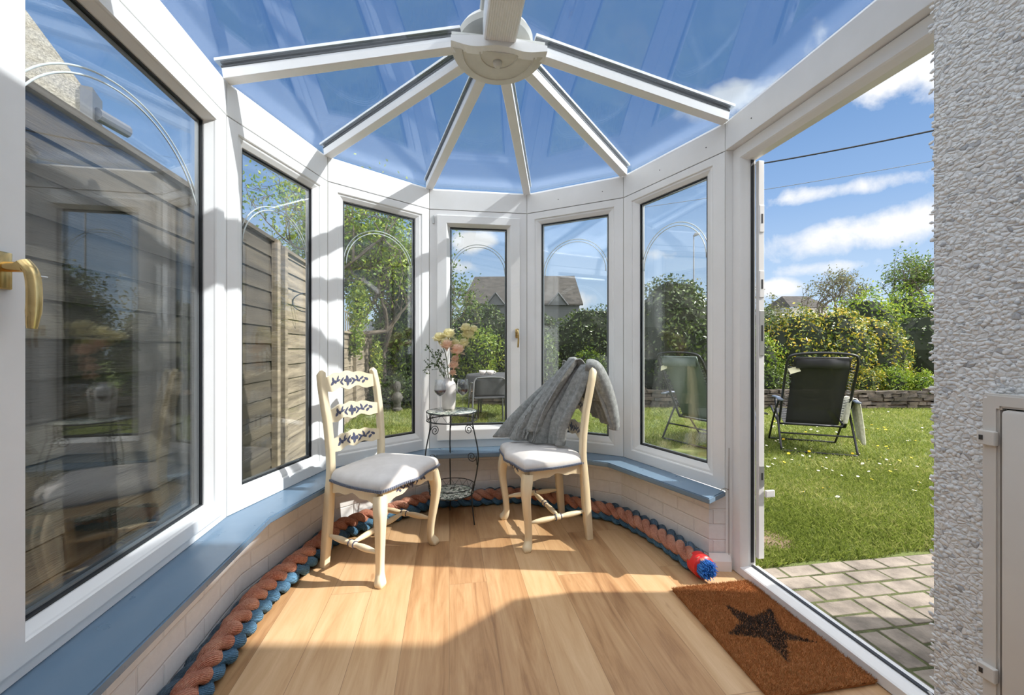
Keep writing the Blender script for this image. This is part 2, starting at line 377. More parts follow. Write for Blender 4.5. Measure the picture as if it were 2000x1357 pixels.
def box(bm, c, s, M=None, bev=0.0, mi=0):
    """box centre c, full size s"""
    vs = []
    for x in (-.5, .5):
        for y in (-.5, .5):
            for z in (-.5, .5):
                p = Vector((c[0]+x*s[0], c[1]+y*s[1], c[2]+z*s[2]))
                vs.append(bm.verts.new(M @ p if M else p))
    fs = [(0, 1, 3, 2), (4, 6, 7, 5), (0, 4, 5, 1), (2, 3, 7, 6), (0, 2, 6, 4), (1, 5, 7, 3)]
    F = [bm.faces.new([vs[i] for i in f]) for f in fs]
    for f in F: f.material_index = mi
    if bev:
        es = list({e for f in F for e in f.edges})
        r = bmesh.ops.bevel(bm, geom=es, offset=bev, segments=2, profile=.5, affect='EDGES')
        for f in r['faces']: f.material_index = mi
    return vs
def frames_along(pts, up=None):
    P = [Vector(p) for p in pts]; n = len(P); T = []
    for i in range(n):
        a = P[max(i-1, 0)]; b = P[min(i+1, n-1)]
        d = (b-a); T.append(d.normalized() if d.length > 1e-9 else Vector((0, 0, 1)))
    ref = Vector(up) if up else (Vector((0, 0, 1)) if abs(T[0].z) < .9 else Vector((1, 0, 0)))
    out = []; u = ref - T[0]*ref.dot(T[0]); u.normalize()
    for i in range(n):
        u = u - T[i]*u.dot(T[i])
        if u.length < 1e-6: u = T[i].orthogonal()
        u.normalize(); out.append((P[i], T[i], u.copy(), T[i].cross(u)))
    return out
def tube(bm, pts, r, seg=8, closed=False, mi=0, sec=None, up=None, cap=True, uv=None):
    """sweep; r number or list; sec = list of (a,b) unit cross-section"""
    fr = frames_along(pts, up); n = len(fr)
    sec = sec or [(math.cos(2*PI*k/seg), math.sin(2*PI*k/seg)) for k in range(seg)]
    seg = len(sec); rings = []
    for i, (p, T, u, v) in enumerate(fr):
        ri = r[i] if isinstance(r, list) else r
        ra, rb = ri if isinstance(ri, (list, tuple)) else (ri, ri)
        rings.append([bm.verts.new(p + u*(a*ra) + v*(b*rb)) for a, b in sec])
    lay = bm.loops.layers.uv.verify() if uv else None
    L = 0.0
    for i in range(n if closed else n-1):
        A, B = rings[i], rings[(i+1) % n]
        dl = (fr[(i+1) % n][0]-fr[i][0]).length
        for k in range(seg):
            f = bm.faces.new((A[k], A[(k+1) % seg], B[(k+1) % seg], B[k])); f.material_index = mi
            if lay:
                for lp, (uu, vv) in zip(f.loops, ((L, k/seg), (L, (k+1)/seg), (L+dl*uv, (k+1)/seg), (L+dl*uv, k/seg))): lp[lay].uv = (uu, vv)
        L += dl*(uv or 1)
    if cap and not closed:
        for R in (rings[0][::-1], rings[-1]):
            f = bm.faces.new(R); f.material_index = mi
    return rings
def lathe(bm, prof, c=(0, 0, 0), seg=24, mi=0, cap=True):
    rings = []
    for r, z in prof:
        rings.append([bm.verts.new((c[0]+max(r, 1e-4)*math.cos(2*PI*k/seg), c[1]+max(r, 1e-4)*math.sin(2*PI*k/seg), c[2]+z)) for k in range(seg)])
    for A, B in zip(rings, rings[1:]):
        for k in range(seg):
            f = bm.faces.new((A[k], A[(k+1) % seg], B[(k+1) % seg], B[k])); f.material_index = mi
    if cap:
        for R in (rings[0][::-1], rings[-1]): f = bm.faces.new(R); f.material_index = mi
def prism(bm, outline, z0, z1, mi=0, M=None):
    a = [bm.verts.new((M @ Vector((x, y, z0))) if M else (x, y, z0)) for x, y in outline]
    b = [bm.verts.new((M @ Vector((x, y, z1))) if M else (x, y, z1)) for x, y in outline]
    n = len(a)
    F = [bm.faces.new(a[::-1]), bm.faces.new(b)]
    for k in range(n): F.append(bm.faces.new((a[k], a[(k+1) % n], b[(k+1) % n], b[k])))
    for f in F: f.material_index = mi
    return F
def catmull(P, n=8, closed=False):
    P = [Vector(p) for p in P]; out = []; m = len(P)
    g = (lambda i: P[i % m]) if closed else (lambda i: P[min(max(i, 0), m-1)])
    for i in range(m if closed else m-1):
        a, b, c, d = g(i-1), g(i), g(i+1), g(i+2)
        for k in range(n):
            s = k/n
            out.append(.5*((2*b)+(c-a)*s+(2*a-5*b+4*c-d)*s*s+(-a+3*b-3*c+d)*s**3))
    if not closed: out.append(P[-1])
    return out
def np_mesh(name, verts, faces_flat, nper):
    me = bpy.data.meshes.new(name); nv = len(verts); nf = len(faces_flat)//nper
    me.vertices.add(nv); me.vertices.foreach_set('co', np.asarray(verts, np.float32).ravel())
    me.loops.add(len(faces_flat)); me.loops.foreach_set('vertex_index', np.asarray(faces_flat, np.int32))
    me.polygons.add(nf); me.polygons.foreach_set('loop_start', np.arange(0, nf*nper, nper, dtype=np.int32))
    try: me.polygons.foreach_set('loop_total', np.full(nf, nper, np.int32))
    except Exception: pass
    me.update(calc_edges=True); return me

def leaves_mesh(name, pts, size, normals=None, spread=.9, aspect=.5, rng=RNG):
    """one folded two-face leaf per point; size scalar or array"""
    pts = np.asarray(pts, float); n = len(pts); size = np.broadcast_to(size, (n,))*rng.uniform(.65, 1.3, n)
    d = rng.normal(size=(n, 3)); d /= np.linalg.norm(d, axis=1, keepdims=True)
    if normals is not None:
        nn = np.asarray(normals, float); d = d*spread + nn; d /= np.linalg.norm(d, axis=1, keepdims=True)+1e-9
    a = rng.normal(size=(n, 3)); a -= d*np.sum(a*d, 1, keepdims=True); a /= np.linalg.norm(a, axis=1, keepdims=True)
    b = np.cross(d, a); L = size[:, None]; W = L*aspect
    v = np.empty((n, 6, 3))
    v[:, 0] = pts - a*L*.5; v[:, 1] = pts - a*L*.05 + b*W*.5 + d*L*.10; v[:, 2] = pts + a*L*.5
    v[:, 3] = pts - a*L*.05 - b*W*.5 + d*L*.10; v[:, 4] = pts - a*L*.5; v[:, 5] = pts + a*L*.5
    # quad: root, side, tip, other side (single folded island)
    q = np.array([0, 1, 2, 0, 2, 3])
    f = (np.arange(n)[:, None]*4 + q[None]).ravel()
    return np_mesh(name, v[:, :4].reshape(-1, 3), f, 3)
def shell_pts(c, r, n, fill=.35, bumps=.18, rng=RNG, zmin=None):
    d = rng.normal(size=(n, 3)); d /= np.linalg.norm(d, axis=1, keepdims=True)
    ph = rng.uniform(0, 6.28, 6)
    lump = 1+bumps*(np.sin(5*d[:, 0]+ph[0])*np.sin(4*d[:, 1]+ph[1])+.7*np.sin(9*d[:, 2]+ph[2]+3*d[:, 0])*np.sin(8*d[:, 1]+ph[3]))
    rad = lump*(1-fill*rng.random(n)**1.6)
    p = np.asarray(c)+d*rad[:, None]*np.asarray(r)
    if zmin is not None:
        k = p[:, 2] > zmin; p, d = p[k], d[k]
    return p, d
def blob_core(bm, c, r, scale=.8, seg=12, rings=7, zmin=None):
    vs = []
    for i in range(rings+1):
        th = PI*i/rings; row = []
        for k in range(seg):
            a = 2*PI*k/seg; j = scale*(1+.12*math.sin(3*a+2*i)*math.sin(i*1.7))
            z = c[2]+r[2]*j*math.cos(th)
            if zmin is not None: z = max(z, zmin)
            row.append(bm.verts.new((c[0]+r[0]*j*math.sin(th)*math.cos(a), c[1]+r[1]*j*math.sin(th)*math.sin(a), z)))
        vs.append(row)
    for A, B in zip(vs, vs[1:]):
        for k in range(seg):
            bm.faces.new((A[k], A[(k+1) % seg], B[(k+1) % seg], B[k]))
GZ = -.08
def shrub(name, label, cat, blobs, n, leaf, m, group=None, fill=.4, core=.78, coremat='thicket', aspect=.5, bumps=.2, zmin=GZ):
    """blobs: list of (cx,cy,cz,rx,ry,rz)"""
    root = empty(name, (blobs[0][0], blobs[0][1], GZ), label=label, cat=cat, group=group)
    off = np.array([blobs[0][0], blobs[0][1], GZ])
    vol = [b[3]*b[4]+b[4]*b[5]+b[3]*b[5] for b in blobs]; P, D = [], []
    for b, v_ in zip(blobs, vol):
        p, d = shell_pts(b[:3], b[3:], int(n*v_/sum(vol)), fill, bumps, zmin=zmin); P.append(p); D.append(d)
    P = np.concatenate(P)-off; D = np.concatenate(D)
    obj('foliage', leaves_mesh('foliage', P, leaf, D, 1.1, aspect), m, root)
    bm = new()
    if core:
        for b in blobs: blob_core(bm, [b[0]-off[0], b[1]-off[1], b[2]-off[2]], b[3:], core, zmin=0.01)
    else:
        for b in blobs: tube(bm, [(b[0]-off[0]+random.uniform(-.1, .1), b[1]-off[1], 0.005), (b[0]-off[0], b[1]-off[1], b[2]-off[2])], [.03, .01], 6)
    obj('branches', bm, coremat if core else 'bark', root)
    return root

# ------------------------------------------------------------------ room plan (inner faces of the frames)
A = V(-1.229, 1.777); B = V(-1.109, 2.482); C_ = V(-.597, 2.981); D = V(.111, 3.085); E = V(.744, 2.753); F = V(1.085, 2.10)
Ldir = V(.168, -1).normalized(); Rdir = V(.149, -1).normalized()
Z_SILL, Z_SEAM, Z_EAVE = .40, 2.13, 2.28
BACK = -.95
def on_dir(p, d, y): return p + d*((y-p.y)/d.y)
L0 = on_dir(A, Ldir, BACK); R0 = on_dir(F, Rdir, BACK)
def seg_frame(p, q):
    """matrix mapping (u along p->q, n inward, z) ; plan is walked left to right so inward is on the right hand"""
    d = (q-p).normalized(); nrm = V(d.y, -d.x)
    M = Matrix(((d.x, nrm.x, 0, p.x), (d.y, nrm.y, 0, p.y), (0, 0, 1, 0), (0, 0, 0, 1)))
    return M, (q-p).length
def ring_sweep(bm, u0, u1, v0, v1, wl, wr, wb, wt, prof, M, mi=0):
    """prof: list of (f 0..1 inset fraction, n)"""
    rings = []
    for f, nn in prof:
        c = [(u0+f*wl, v0+f*wb), (u1-f*wr, v0+f*wb), (u1-f*wr, v1-f*wt), (u0+f*wl, v1-f*wt)]
        rings.append([bm.verts.new(M @ Vector((u, nn, v))) for u, v in c])
    m = len(rings)
    for i in range(m):
        P, Q = rings[i], rings[(i+1) % m]
        for k in range(4):
            f = bm.faces.new((P[k], P[(k+1) % 4], Q[(k+1) % 4], Q[k])); f.material_index = mi
def rect_ring(bm, u0, u1, v0, v1, wd, n0, n1, M, mi=0):
    ring_sweep(bm, u0, u1, v0, v1, wd, wd, wd, wd, [(0, n0), (0, n1), (1, n1), (1, n0)], M, mi)

def arc_strip(M, uc, zc, rad, R0_, parent, n_in, ulim):
    bm = new()
    for dr in (0, -.018):
        r = rad+dr; pts = []
        for k in range(41):
            a = PI*k/40; u = uc+r*math.cos(a)*R0_; z = zc+r*math.sin(a)
            if abs(u-uc) <= ulim: pts.append(M @ Vector((u, n_in, z)))
        tube(bm, pts, .0028, 6)
    return obj('arch_strip', bm, 'etch', parent, smooth='all')

def make_window(idx, p, q, mg, glassname='window_glass', sash=False, arch=None, z0=Z_SILL, z1=Z_SEAM, u_off=(0, 0), handle=None):
    M, L = seg_frame(p, q); g = .0025
    u0, u1, v0, v1 = g+u_off[0], L-g-u_off[1], z0+.001, z1-g
    wl, wr, wb, wt = mg
    root = empty('window_%d' % idx, (*((p+q)/2), z0), label=None, kind='structure')
    Mi = Matrix.Translation(-root.location) @ M
    bm = new()
    if not sash:
        prof = [(0, -.065), (0, -.002), (.012, 0), (.55, 0), (.60, -.003), (.62, -.008), (.68, -.008), (.74, -.009), (.97, -.022), (1, -.027), (1, -.065)]
        ring_sweep(bm, u0, u1, v0, v1, wl, wr, wb, wt, prof, Mi)
        obj('frame', bm, 'upvc', root)
    else:
        k = .40
        prof = [(0, -.065), (0, -.002), (.012, 0), (1, 0), (1, -.065)]
        ring_sweep(bm, u0, u1, v0, v1, wl*k, wr*k, wb*k, wt*k, prof, Mi)
        obj('frame', bm, 'upvc', root)
        bm = new(); s = .006
        prof = [(0, -.04), (0, .010), (.03, .014), (.72, .014), (.78, .010), (.80, .004), (.97, -.018), (1, -.022), (1, -.04)]
        ring_sweep(bm, u0+wl*k-s, u1-wr*k+s, v0+wb*k-s, v1-wt*k+s, wl*(1-k)+s, wr*(1-k)+s, wb*(1-k)+s, wt*(1-k)+s, prof, Mi)
        obj('sash', bm, 'upvc', root)
    gu0, gu1, gv0, gv1 = u0+wl, u1-wr, v0+wb, v1-wt
    bm = new(); rect_ring(bm, gu0+.0005, gu1-.0005, gv0+.0005, gv1-.0005, .005, -.050, -.0265, Mi)
    obj('gasket', bm, 'gasket', root)
    bm = new()
    for nn in (-.034, -.052):
        box(bm, ((gu0+gu1)/2, nn, (gv0+gv1)/2), (gu1-gu0-.001, .003, gv1-gv0-.001), Mi)
    obj('glass', bm, glassname, root)
    bm = new(); rect_ring(bm, gu0+.007, gu1-.007, gv0+.007, gv1-.007, .006, -.049, -.037, Mi)
    obj('spacer_bar', bm, 'spacer', root)
    if arch:
        zc, rad, sq = arch
        arc_strip(Mi, (gu0+gu1)/2, zc, rad, sq, root, -.043, (gu1-gu0)/2-.01)
    return root, Mi, (u0, u1, v0, v1, gu0, gu1, gv0, gv1)

# windows: 1 = left wall, 2..6 = the bay
W1a = on_dir(A, Ldir, .80)
make_window(1, W1a, A, (.125, .125, .10, .09), arch=(1.56, .36, 1.12), sash=True)
W0a = on_dir(A, Ldir, -.20)
make_window(7, W0a, W1a, (.12, .12, .10, .09))
make_window(8, L0, W0a, (.12, .12, .10, .09))
make_window(2, A, B, (.105, .11, .10, .085), arch=(1.60, .245, 1.0))
make_window(3, B, C_, (.10, .10, .12, .085), arch=(1.66, .245, 1.0))
r4, M4, g4 = make_window(4, C_, D, (.145, .145, .155, .115), sash=True, arch=(1.68, .215, 1.0))
make_window(5, D, E, (.105, .105, .12, .085), arch=(1.66, .245, 1.0))
make_window(6, E, F, (.12, .12, .105, .075), arch=(1.62, .245, 1.0))

def win_handle(parent, Mi, u, z, n0, sc=1.0, flip=1):
    bm = new()
    box(bm, (u, n0+.004, z), (.026*sc, .008, .068*sc), Mi, bev=.003)
    tube(bm, [Mi @ V(u, n0+.006, z+.008), Mi @ V(u, n0+.036*sc, z+.008)], .0095*sc, 14)
    h = obj('handle', bm, 'brass', parent, smooth=35)
    bm = new()
    P = catmull([Mi @ V(u, n0+.033*sc, z+.018*sc), Mi @ V(u+.003*flip, n0+.045*sc, z-.004), Mi @ V(u+.004*flip, n0+.048*sc, z-.05*sc), Mi @ V(u, n0+.047*sc, z-.105*sc)], 5)
    tube(bm, P, [(.007*sc, .012*sc)]*(len(P)-3)+[(.0065*sc, .0105*sc), (.006*sc, .0095*sc), (.005*sc, .008*sc)], 10, up=(1, 0, 0))
    obj('lever', bm, 'brass', h, smooth=50)
win_handle(r4, M4, g4[1]-.075, 1.235, .014, 1.0)
bm = new(); box(bm, (g4[0]+.028, .003, 2.055), (.012, .008, .06), M4, bev=.002); obj('hinge_cover', bm, 'steel', r4)
w1 = bpy.data.objects['window_1']; M1 = Matrix.Translation(-w1.location) @ seg_frame(W1a, A)[0]
win_handle(w1, M1, .055, 1.29, .014, 1.15)
bm = new(); tube(bm, [M1 @ V(.06, .06, 1.282), M1 @ V(.078, .078, 1.280)], .0022, 6); obj('key', bm, 'steel', w1)

# corner posts and the ring beam above
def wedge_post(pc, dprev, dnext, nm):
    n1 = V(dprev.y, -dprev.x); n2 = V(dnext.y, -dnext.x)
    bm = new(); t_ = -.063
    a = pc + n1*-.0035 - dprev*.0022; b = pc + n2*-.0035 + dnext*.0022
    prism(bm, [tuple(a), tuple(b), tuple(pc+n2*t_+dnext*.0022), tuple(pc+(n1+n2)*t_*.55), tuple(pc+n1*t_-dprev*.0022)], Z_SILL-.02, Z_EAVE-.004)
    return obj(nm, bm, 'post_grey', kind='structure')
plan = [L0, W0a, W1a, A, B, C_, D, E, F]
dirs = [(plan[i+1]-plan[i]).normalized() for i in range(len(plan)-1)]
dirs.append((R0-F).normalized())
tn = 1
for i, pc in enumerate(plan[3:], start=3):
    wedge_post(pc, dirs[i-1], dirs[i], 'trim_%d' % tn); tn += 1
def beam(p, q, nm):
    M, L = seg_frame(p, q); bm = new(); g = .0022
    u0, u1 = g, L-g
    prof = [(-.07, Z_SEAM+.002), (-.001, Z_SEAM+.002), (.0, Z_SEAM+.004), (.0, Z_EAVE-.012), (-.006, Z_EAVE), (-.07, Z_EAVE+.018)]
    r = [[bm.verts.new(M @ V(u, a, b)) for a, b in prof] for u in (u0, u1)]
    m = len(prof)
    for k in range(m): bm.faces.new((r[0][k], r[0][(k+1) % m], r[1][(k+1) % m], r[1][k]))
    bm.faces.new(r[0][::-1]); bm.faces.new(r[1])
    o = obj(nm, bm, 'upvc', kind='structure'); return o
for p, q in [(L0, A), (A, B), (B, C_), (C_, D), (D, E), (E, F), (F, R0)]:
    beam(p, q, 'trim_%d' % tn); tn += 1
# small dark screw heads on the beams
bm = new()
for p, q, f in [(D, E, .35), (D, E, .8), (E, F, .42), (E, F, .85), (F, R0, .06)]:
    M, L = seg_frame(p, q)
    tube(bm, [M @ V(L*f, .0, 2.195), M @ V(L*f, .0015, 2.195)], .003, 8)
obj('trim_%d' % tn, bm, 'black_mark', kind='structure'); tn += 1

# ------------------------------------------------------------------ roof
HUB = V(-.062, 1.868); Z_HUB = 2.535
axis = (Ldir+Rdir).normalized()          # toward the house
ridge_back = HUB + axis*((BACK-HUB.y)/axis.y)
GT = .030   # glass above the bar underside
def bar3(p0, p1, w, h, name, m='upvc', kind='structure'):
    """rafter with a foot, a stem and a gasketed cap above the glass"""
    p0, p1 = Vector(p0), Vector(p1); d = (p1-p0).normalized(); side = d.cross(V(0, 0, 1)).normalized(); up = side.cross(d)
    L = (p1-p0).length
    M = Matrix(((side.x, d.x, up.x, p0.x), (side.y, d.y, up.y, p0.y), (side.z, d.z, up.z, p0.z), (0, 0, 0, 1)))
    M.translation = V(0, 0, 0)
    root = empty(name, tuple(p0), kind=kind)
    bm = new()
    prof = [(-w/2, .002), (-w/2+.004, 0), (w/2-.004, 0), (w/2, .002), (w/2*.92, h), (-w/2*.92, h)]
    r = [[bm.verts.new(M @ V(a, u, b)) for a, b in prof] for u in (0, L)]
    for k in range(6): bm.faces.new((r[0][k], r[0][(k+1) % 6], r[1][(k+1) % 6], r[1][k]))
    bm.faces.new(r[0][::-1]); bm.faces.new(r[1])
    obj('bar', bm, m, root)
    bm = new(); box(bm, (0, L/2, h+.005), (w*.98, L, .008), M); box(bm, (0, L/2, h+.024), (w*.92, L, .008), M); obj('bar_gasket', bm, 'gasket', root)
    bm = new(); prof = [(-w*.62, h+.029), (w*.62, h+.029), (w*.60, h+.042), (w*.25, h+.056), (-w*.25, h+.056), (-w*.60, h+.042)]
    r = [[bm.verts.new(M @ V(a, u, b)) for a, b in prof] for u in (-.02, L)]
    for k in range(6): bm.faces.new((r[0][k], r[0][(k+1) % 6], r[1][(k+1) % 6], r[1][k]))
    bm.faces.new(r[0][::-1]); bm.faces.new(r[1])
    obj('bar_cap', bm, 'upvc', root)
    return root
BH = .046
hub_r = .20
for p in (A, B, C_, D, E, F):
    d = (HUB-p).normalized()
    e = HUB - d*(hub_r-.045)
    zz_ = Z_HUB-.02
    bar3((p.x+d.x*.002, p.y+d.y*.002, Z_EAVE-.008), (e.x, e.y, zz_-BH), .052, BH, 'trim_%d' % tn); tn += 1
for yy in (1.02, .28, -.45):
    for base_, dr in ((A, Ldir), (F, Rdir)):
        p = on_dir(base_, dr, yy); nr = V(-axis.y, axis.x) if base_ is A else V(axis.y, -axis.x)
        if (HUB-p).dot(nr) < 0: nr = -nr
        k = (HUB-p).dot(nr); e = p + nr*(k-.03)
        bar3((p.x, p.y, Z_EAVE-.008), (e.x, e.y, Z_HUB-.02-BH), .052, BH, 'trim_%d' % tn); tn += 1
# ridge beam, ribbed underside
bm = new(); L = (ridge_back-HUB).length
Mr = Matrix(((axis.y, axis.x, 0, HUB.x), (-axis.x, axis.y, 0, HUB.y), (0, 0, 1, 0), (0, 0, 0, 1)))
prof = []
nr_ = 13
for k in range(nr_):
    a = -.063+.126*k/nr_; prof += [(a, 2.470), (a+.126/nr_*.5, 2.4715)]
prof += [(.063, 2.470), (.070, 2.476), (.072, 2.60), (-.072, 2.60), (-.070, 2.476)]
u0 = .02
r = [[bm.verts.new(Mr @ V(a, u, b)) for a, b in prof] for u in (u0, L)]
for k in range(len(prof)): bm.faces.new((r[0][k], r[0][(k+1) % len(prof)], r[1][(k+1) % len(prof)], r[1][k]))
bm.faces.new(r[0][::-1]); bm.faces.new(r[1])
obj('trim_%d' % tn, bm, 'upvc_grain', kind='structure'); tn += 1
# hub boss: half disc under the bars with stepped rings, plus weathered cap outside
hub = empty('ceiling_hub', (HUB.x, HUB.y, 2.43), kind='structure')
Mh = Matrix(((axis.y, axis.x, 0, 0), (-axis.x, axis.y, 0, 0), (0, 0, 1, 0), (0, 0, 0, 1)))   # local y toward the house
def half_disc(bm, rad, z0, z1, yoff=0.0, flat=.0, rr=.012, seg=40):
    rings = []
    for dr, z in ((-.9*rad, z0), (-.02, z0), (-.005, z0+.004), (0, z0+rr), (0, z1)):
        row = []
        for k in range(seg+1):
            a = PI*k/seg; R = max(rad+dr, .01)
            row.append(bm.verts.new(Mh @ V(R*math.cos(a), yoff-R*math.sin(a)*1.12, z)))
        row += [bm.verts.new(Mh @ V(-max(rad+dr, .01)*(1-2*s), yoff+.002, z)) for s in (.2, .4, .6, .8)]
        rings.append(row)
    for P, Q in zip(rings, rings[1:]):
        n = len(P)
        for k in range(n): bm.faces.new((P[k], P[(k+1) % n], Q[(k+1) % n], Q[k]))
    bm.faces.new(rings[0][::-1]); bm.faces.new(rings[-1])
bm = new(); half_disc(bm, .210, .012, .085, .028); obj('hub_plate', bm, 'hub_plastic', hub, smooth=30)
bm = new()
for R_ in (.162, .085): tube(bm, [Mh @ V(R_*math.cos(PI*k/30), .024-R_*1.12*math.sin(PI*k/30), .0115) for k in range(31)], .0035, 6)
obj('hub_ring', bm, 'hub_plastic', hub, smooth='all')
bm = new(); lathe(bm, [(.004, -.014), (.012, -.012), (.019, -.004), (.021, .013)], tuple(Mh @ V(0, -.03, 0)), 20); obj('screw_cover', bm, 'hub_plastic', hub, smooth='all')
bm = new(); n = 24; rows = []
for k in range(n+1):
    x = -.213+.426*k/n; zb = .0145+.008*math.cos(x*26)
    rows.append([bm.verts.new(Mh @ V(x, yy, z)) for yy, z in ((.062, zb), (.062, .066-.10*abs(x)), (.0, .066-.10*abs(x)), (.0, .0125))])
for P_, Q_ in zip(rows, rows[1:]):
    for k in range(4): bm.faces.new((P_[k], P_[(k+1) % 4], Q_[(k+1) % 4], Q_[k]))
bm.faces.new(rows[0]); bm.faces.new(rows[-1][::-1])
obj('hub_back', bm, 'upvc', hub)
bm = new()
prof = [(.15, .150), (.17, .155), (.18, .175), (.165, .20), (.10, .235), (.0, .24)]
lathe(bm, prof, tuple(Mh @ V(0, -.115, 0)), 32); obj('outer_cap', bm, 'hub_plastic', hub, smooth=40)
bm = new(); Lr = L
box(bm, (0, Lr/2, .205), (.17, Lr, .05), Mh, bev=.015); obj('ridge_cap', bm, 'hub_plastic', hub)

# roof glass
def pane(pts, nm, m='roof_glass'):
    bm = new(); P = [Vector(p) for p in pts]
    nn = (P[1]-P[0]).cross(P[2]-P[0]).normalized()
    if nn.z < 0: nn = -nn
    a = [bm.verts.new(p) for p in P]; b = [bm.verts.new(p+nn*.006) for p in P]; n = len(a)
    bm.faces.new(a[::-1]); bm.faces.new(b)
    for k in range(n): bm.faces.new((a[k], a[(k+1) % n], b[(k+1) % n], b[k]))
    a = [bm.verts.new(p+nn*.014) for p in P]; b = [bm.verts.new(p+nn*.018) for p in P]
    bm.faces.new(a[::-1]); bm.faces.new(b)
    for k in range(n): bm.faces.new((a[k], a[(k+1) % n], b[(k+1) % n], b[k]))
    return obj(nm, bm, m, kind='structure')
zg = .048; H3 = V(HUB.x, HUB.y, Z_HUB-.015); rn = 1
outs = {}
cors = [A, B, C_, D, E, F]
for p, q in zip(cors, cors[1:]):
    M, L_ = seg_frame(p, q); o = .0
    a = V(p.x, p.y, Z_EAVE+zg-.008); b = V(q.x, q.y, Z_EAVE+zg-.008)
    # carry the pane a little past the frames
    ext = 1.06
    ea = H3 + (a-H3)*ext; eb = H3 + (b-H3)*ext
    ha = H3 + (a-H3)*.06; hb = H3 + (b-H3)*.06
    pane([ea, eb, hb, ha], 'window_%d' % (8+rn)); rn += 1
RB = V(ridge_back.x, ridge_back.y, H3.z)
for p, q, sgn in ((A, L0, 1), (F, R0, -1)):
    a = V(p.x, p.y, Z_EAVE+zg-.008); b = V(q.x, q.y, Z_EAVE+zg-.008)
    na = (a-H3); ea = H3+na*1.06; eb = RB+(b-RB)*1.06
    pane([ea, eb, RB, H3], 'window_%d' % (8+rn)); rn += 1

# ------------------------------------------------------------------ low wall, sill, floor
def offset_plan(pts, off):
    out = []
    for i, p in enumerate(pts):
        if i == 0: d = (pts[1]-p).normalized(); out.append(p+V(d.y, -d.x)*off); continue
        if i == len(pts)-1: d = (p-pts[i-1]).normalized(); out.append(p+V(d.y, -d.x)*off); continue
        d1 = (p-pts[i-1]).normalized(); d2 = (pts[i+1]-p).normalized()
        n1 = V(d1.y, -d1.x); n2 = V(d2.y, -d2.x); m = (n1+n2).normalized(); out.append(p+m*(off/m.dot(n1)))
    return out
plan2 = [L0, A, B, C_, D, E, F]
sill_in = offset_plan(plan2, .185); sill_in[-1] = V(.955, 1.995)
def var_offset(offs):
    cols = {o: offset_plan(plan2, o) for o in set(offs)}
    return [cols[o][i] for i, o in enumerate(offs)]
brick_in = var_offset([.078, .062, .020, -.004, -.004, .024, .050]); brick_in[-1] = V(1.006, 2.108)
outer = offset_plan(plan2, -.10); outer[-1] = F + V(.09, .0)
# sill board
bm = new()
def strip(bm, inn, out, z0, z1):
    rows = []
    for a, b in zip(inn, out):
        rows.append([bm.verts.new((a.x, a.y, z0)), bm.verts.new((a.x, a.y, z1)), bm.verts.new((b.x, b.y, z1)), bm.verts.new((b.x, b.y, z0))])
    for P, Q in zip(rows, rows[1:]):
        for k in range(4): bm.faces.new((P[k], P[(k+1) % 4], Q[(k+1) % 4], Q[k]))
    bm.faces.new(rows[0]); bm.faces.new(rows[-1][::-1])
zero = offset_plan(plan2, -.02); zero[-1] = F + V(.0, .0)
strip(bm, sill_in, zero, Z_SILL-.030, Z_SILL)
es = [e for e in bm.edges if all(abs(v.co.z-Z_SILL) < 1e-5 for v in e.verts) or all(abs(v.co.z-Z_SILL+.03) < 1e-5 for v in e.verts)]
bmesh.ops.bevel(bm, geom=es, offset=.005, segments=2, affect='EDGES')
obj('trim_%d' % tn, bm, 'blue_sill', kind='structure'); tn += 1
# brick wall with running UVs
def wall_strip(pts_in, pts_out, z0, z1, name, m, step=None, close_end=True):
    bm = new(); lay = bm.loops.layers.uv.verify(); s = 0.0
    def quad(a, b, za, zb, ua, ub):
        f = bm.faces.new([bm.verts.new((a.x, a.y, za)), bm.verts.new((b.x, b.y, za)), bm.verts.new((b.x, b.y, zb)), bm.verts.new((a.x, a.y, zb))])
        for lp, uv in zip(f.loops, ((ua, za), (ub, za), (ub, zb), (ua, zb))): lp[lay].uv = uv
    for a, b in zip(pts_in, pts_in[1:]):
        l = (b-a).length; quad(a, b, z0, z1, s, s+l); s += l
    l = (pts_out[-1]-pts_in[-1]).length; quad(pts_in[-1], pts_out[-1], z0, z1, s, s+l); s += l
    ro = pts_out[::-1]
    for a, b in zip(ro, ro[1:]):
        l = (b-a).length; quad(a, b, z0, z1, s, s+l); s += l
    quad(pts_out[0], pts_in[0], z0, z1, s, s+.2)
    for i in range(len(pts_in)-1):
        for z in (z0, z1):
            f = bm.faces.new([bm.verts.new((p.x, p.y, z)) for p in (pts_in[i], pts_in[i+1], pts_out[i+1], pts_out[i])])
            for lp in f.loops: lp[lay].uv = (lp.vert.co.x, lp.vert.co.y)
    bmesh.ops.remove_doubles(bm, verts=bm.verts, dist=1e-5)
    return obj(name, bm, m, kind='structure')
wall_strip(brick_in, outer, -.12, Z_SILL-.0301, 'wall_bay', 'white_brick')
# moulded foot of the wall's end by the door
bm = new(); Me, Le = seg_frame(V(1.002, 2.102), V(1.118, 2.094))
prof = [(0, 0), (.016, 0), (.016, .05), (.010, .062), (.004, .075), (0, .085)]
r = [[bm.verts.new(Me @ V(u, a, b)) for a, b in prof] for u in (0, Le-.01)]
for k in range(6): bm.faces.new((r[0][k], r[0][(k+1) % 6], r[1][(k+1) % 6], r[1][k]))
bm.faces.new(r[0][::-1]); bm.faces.new(r[1])
obj('baseboard_right', bm, 'upvc', kind='structure')

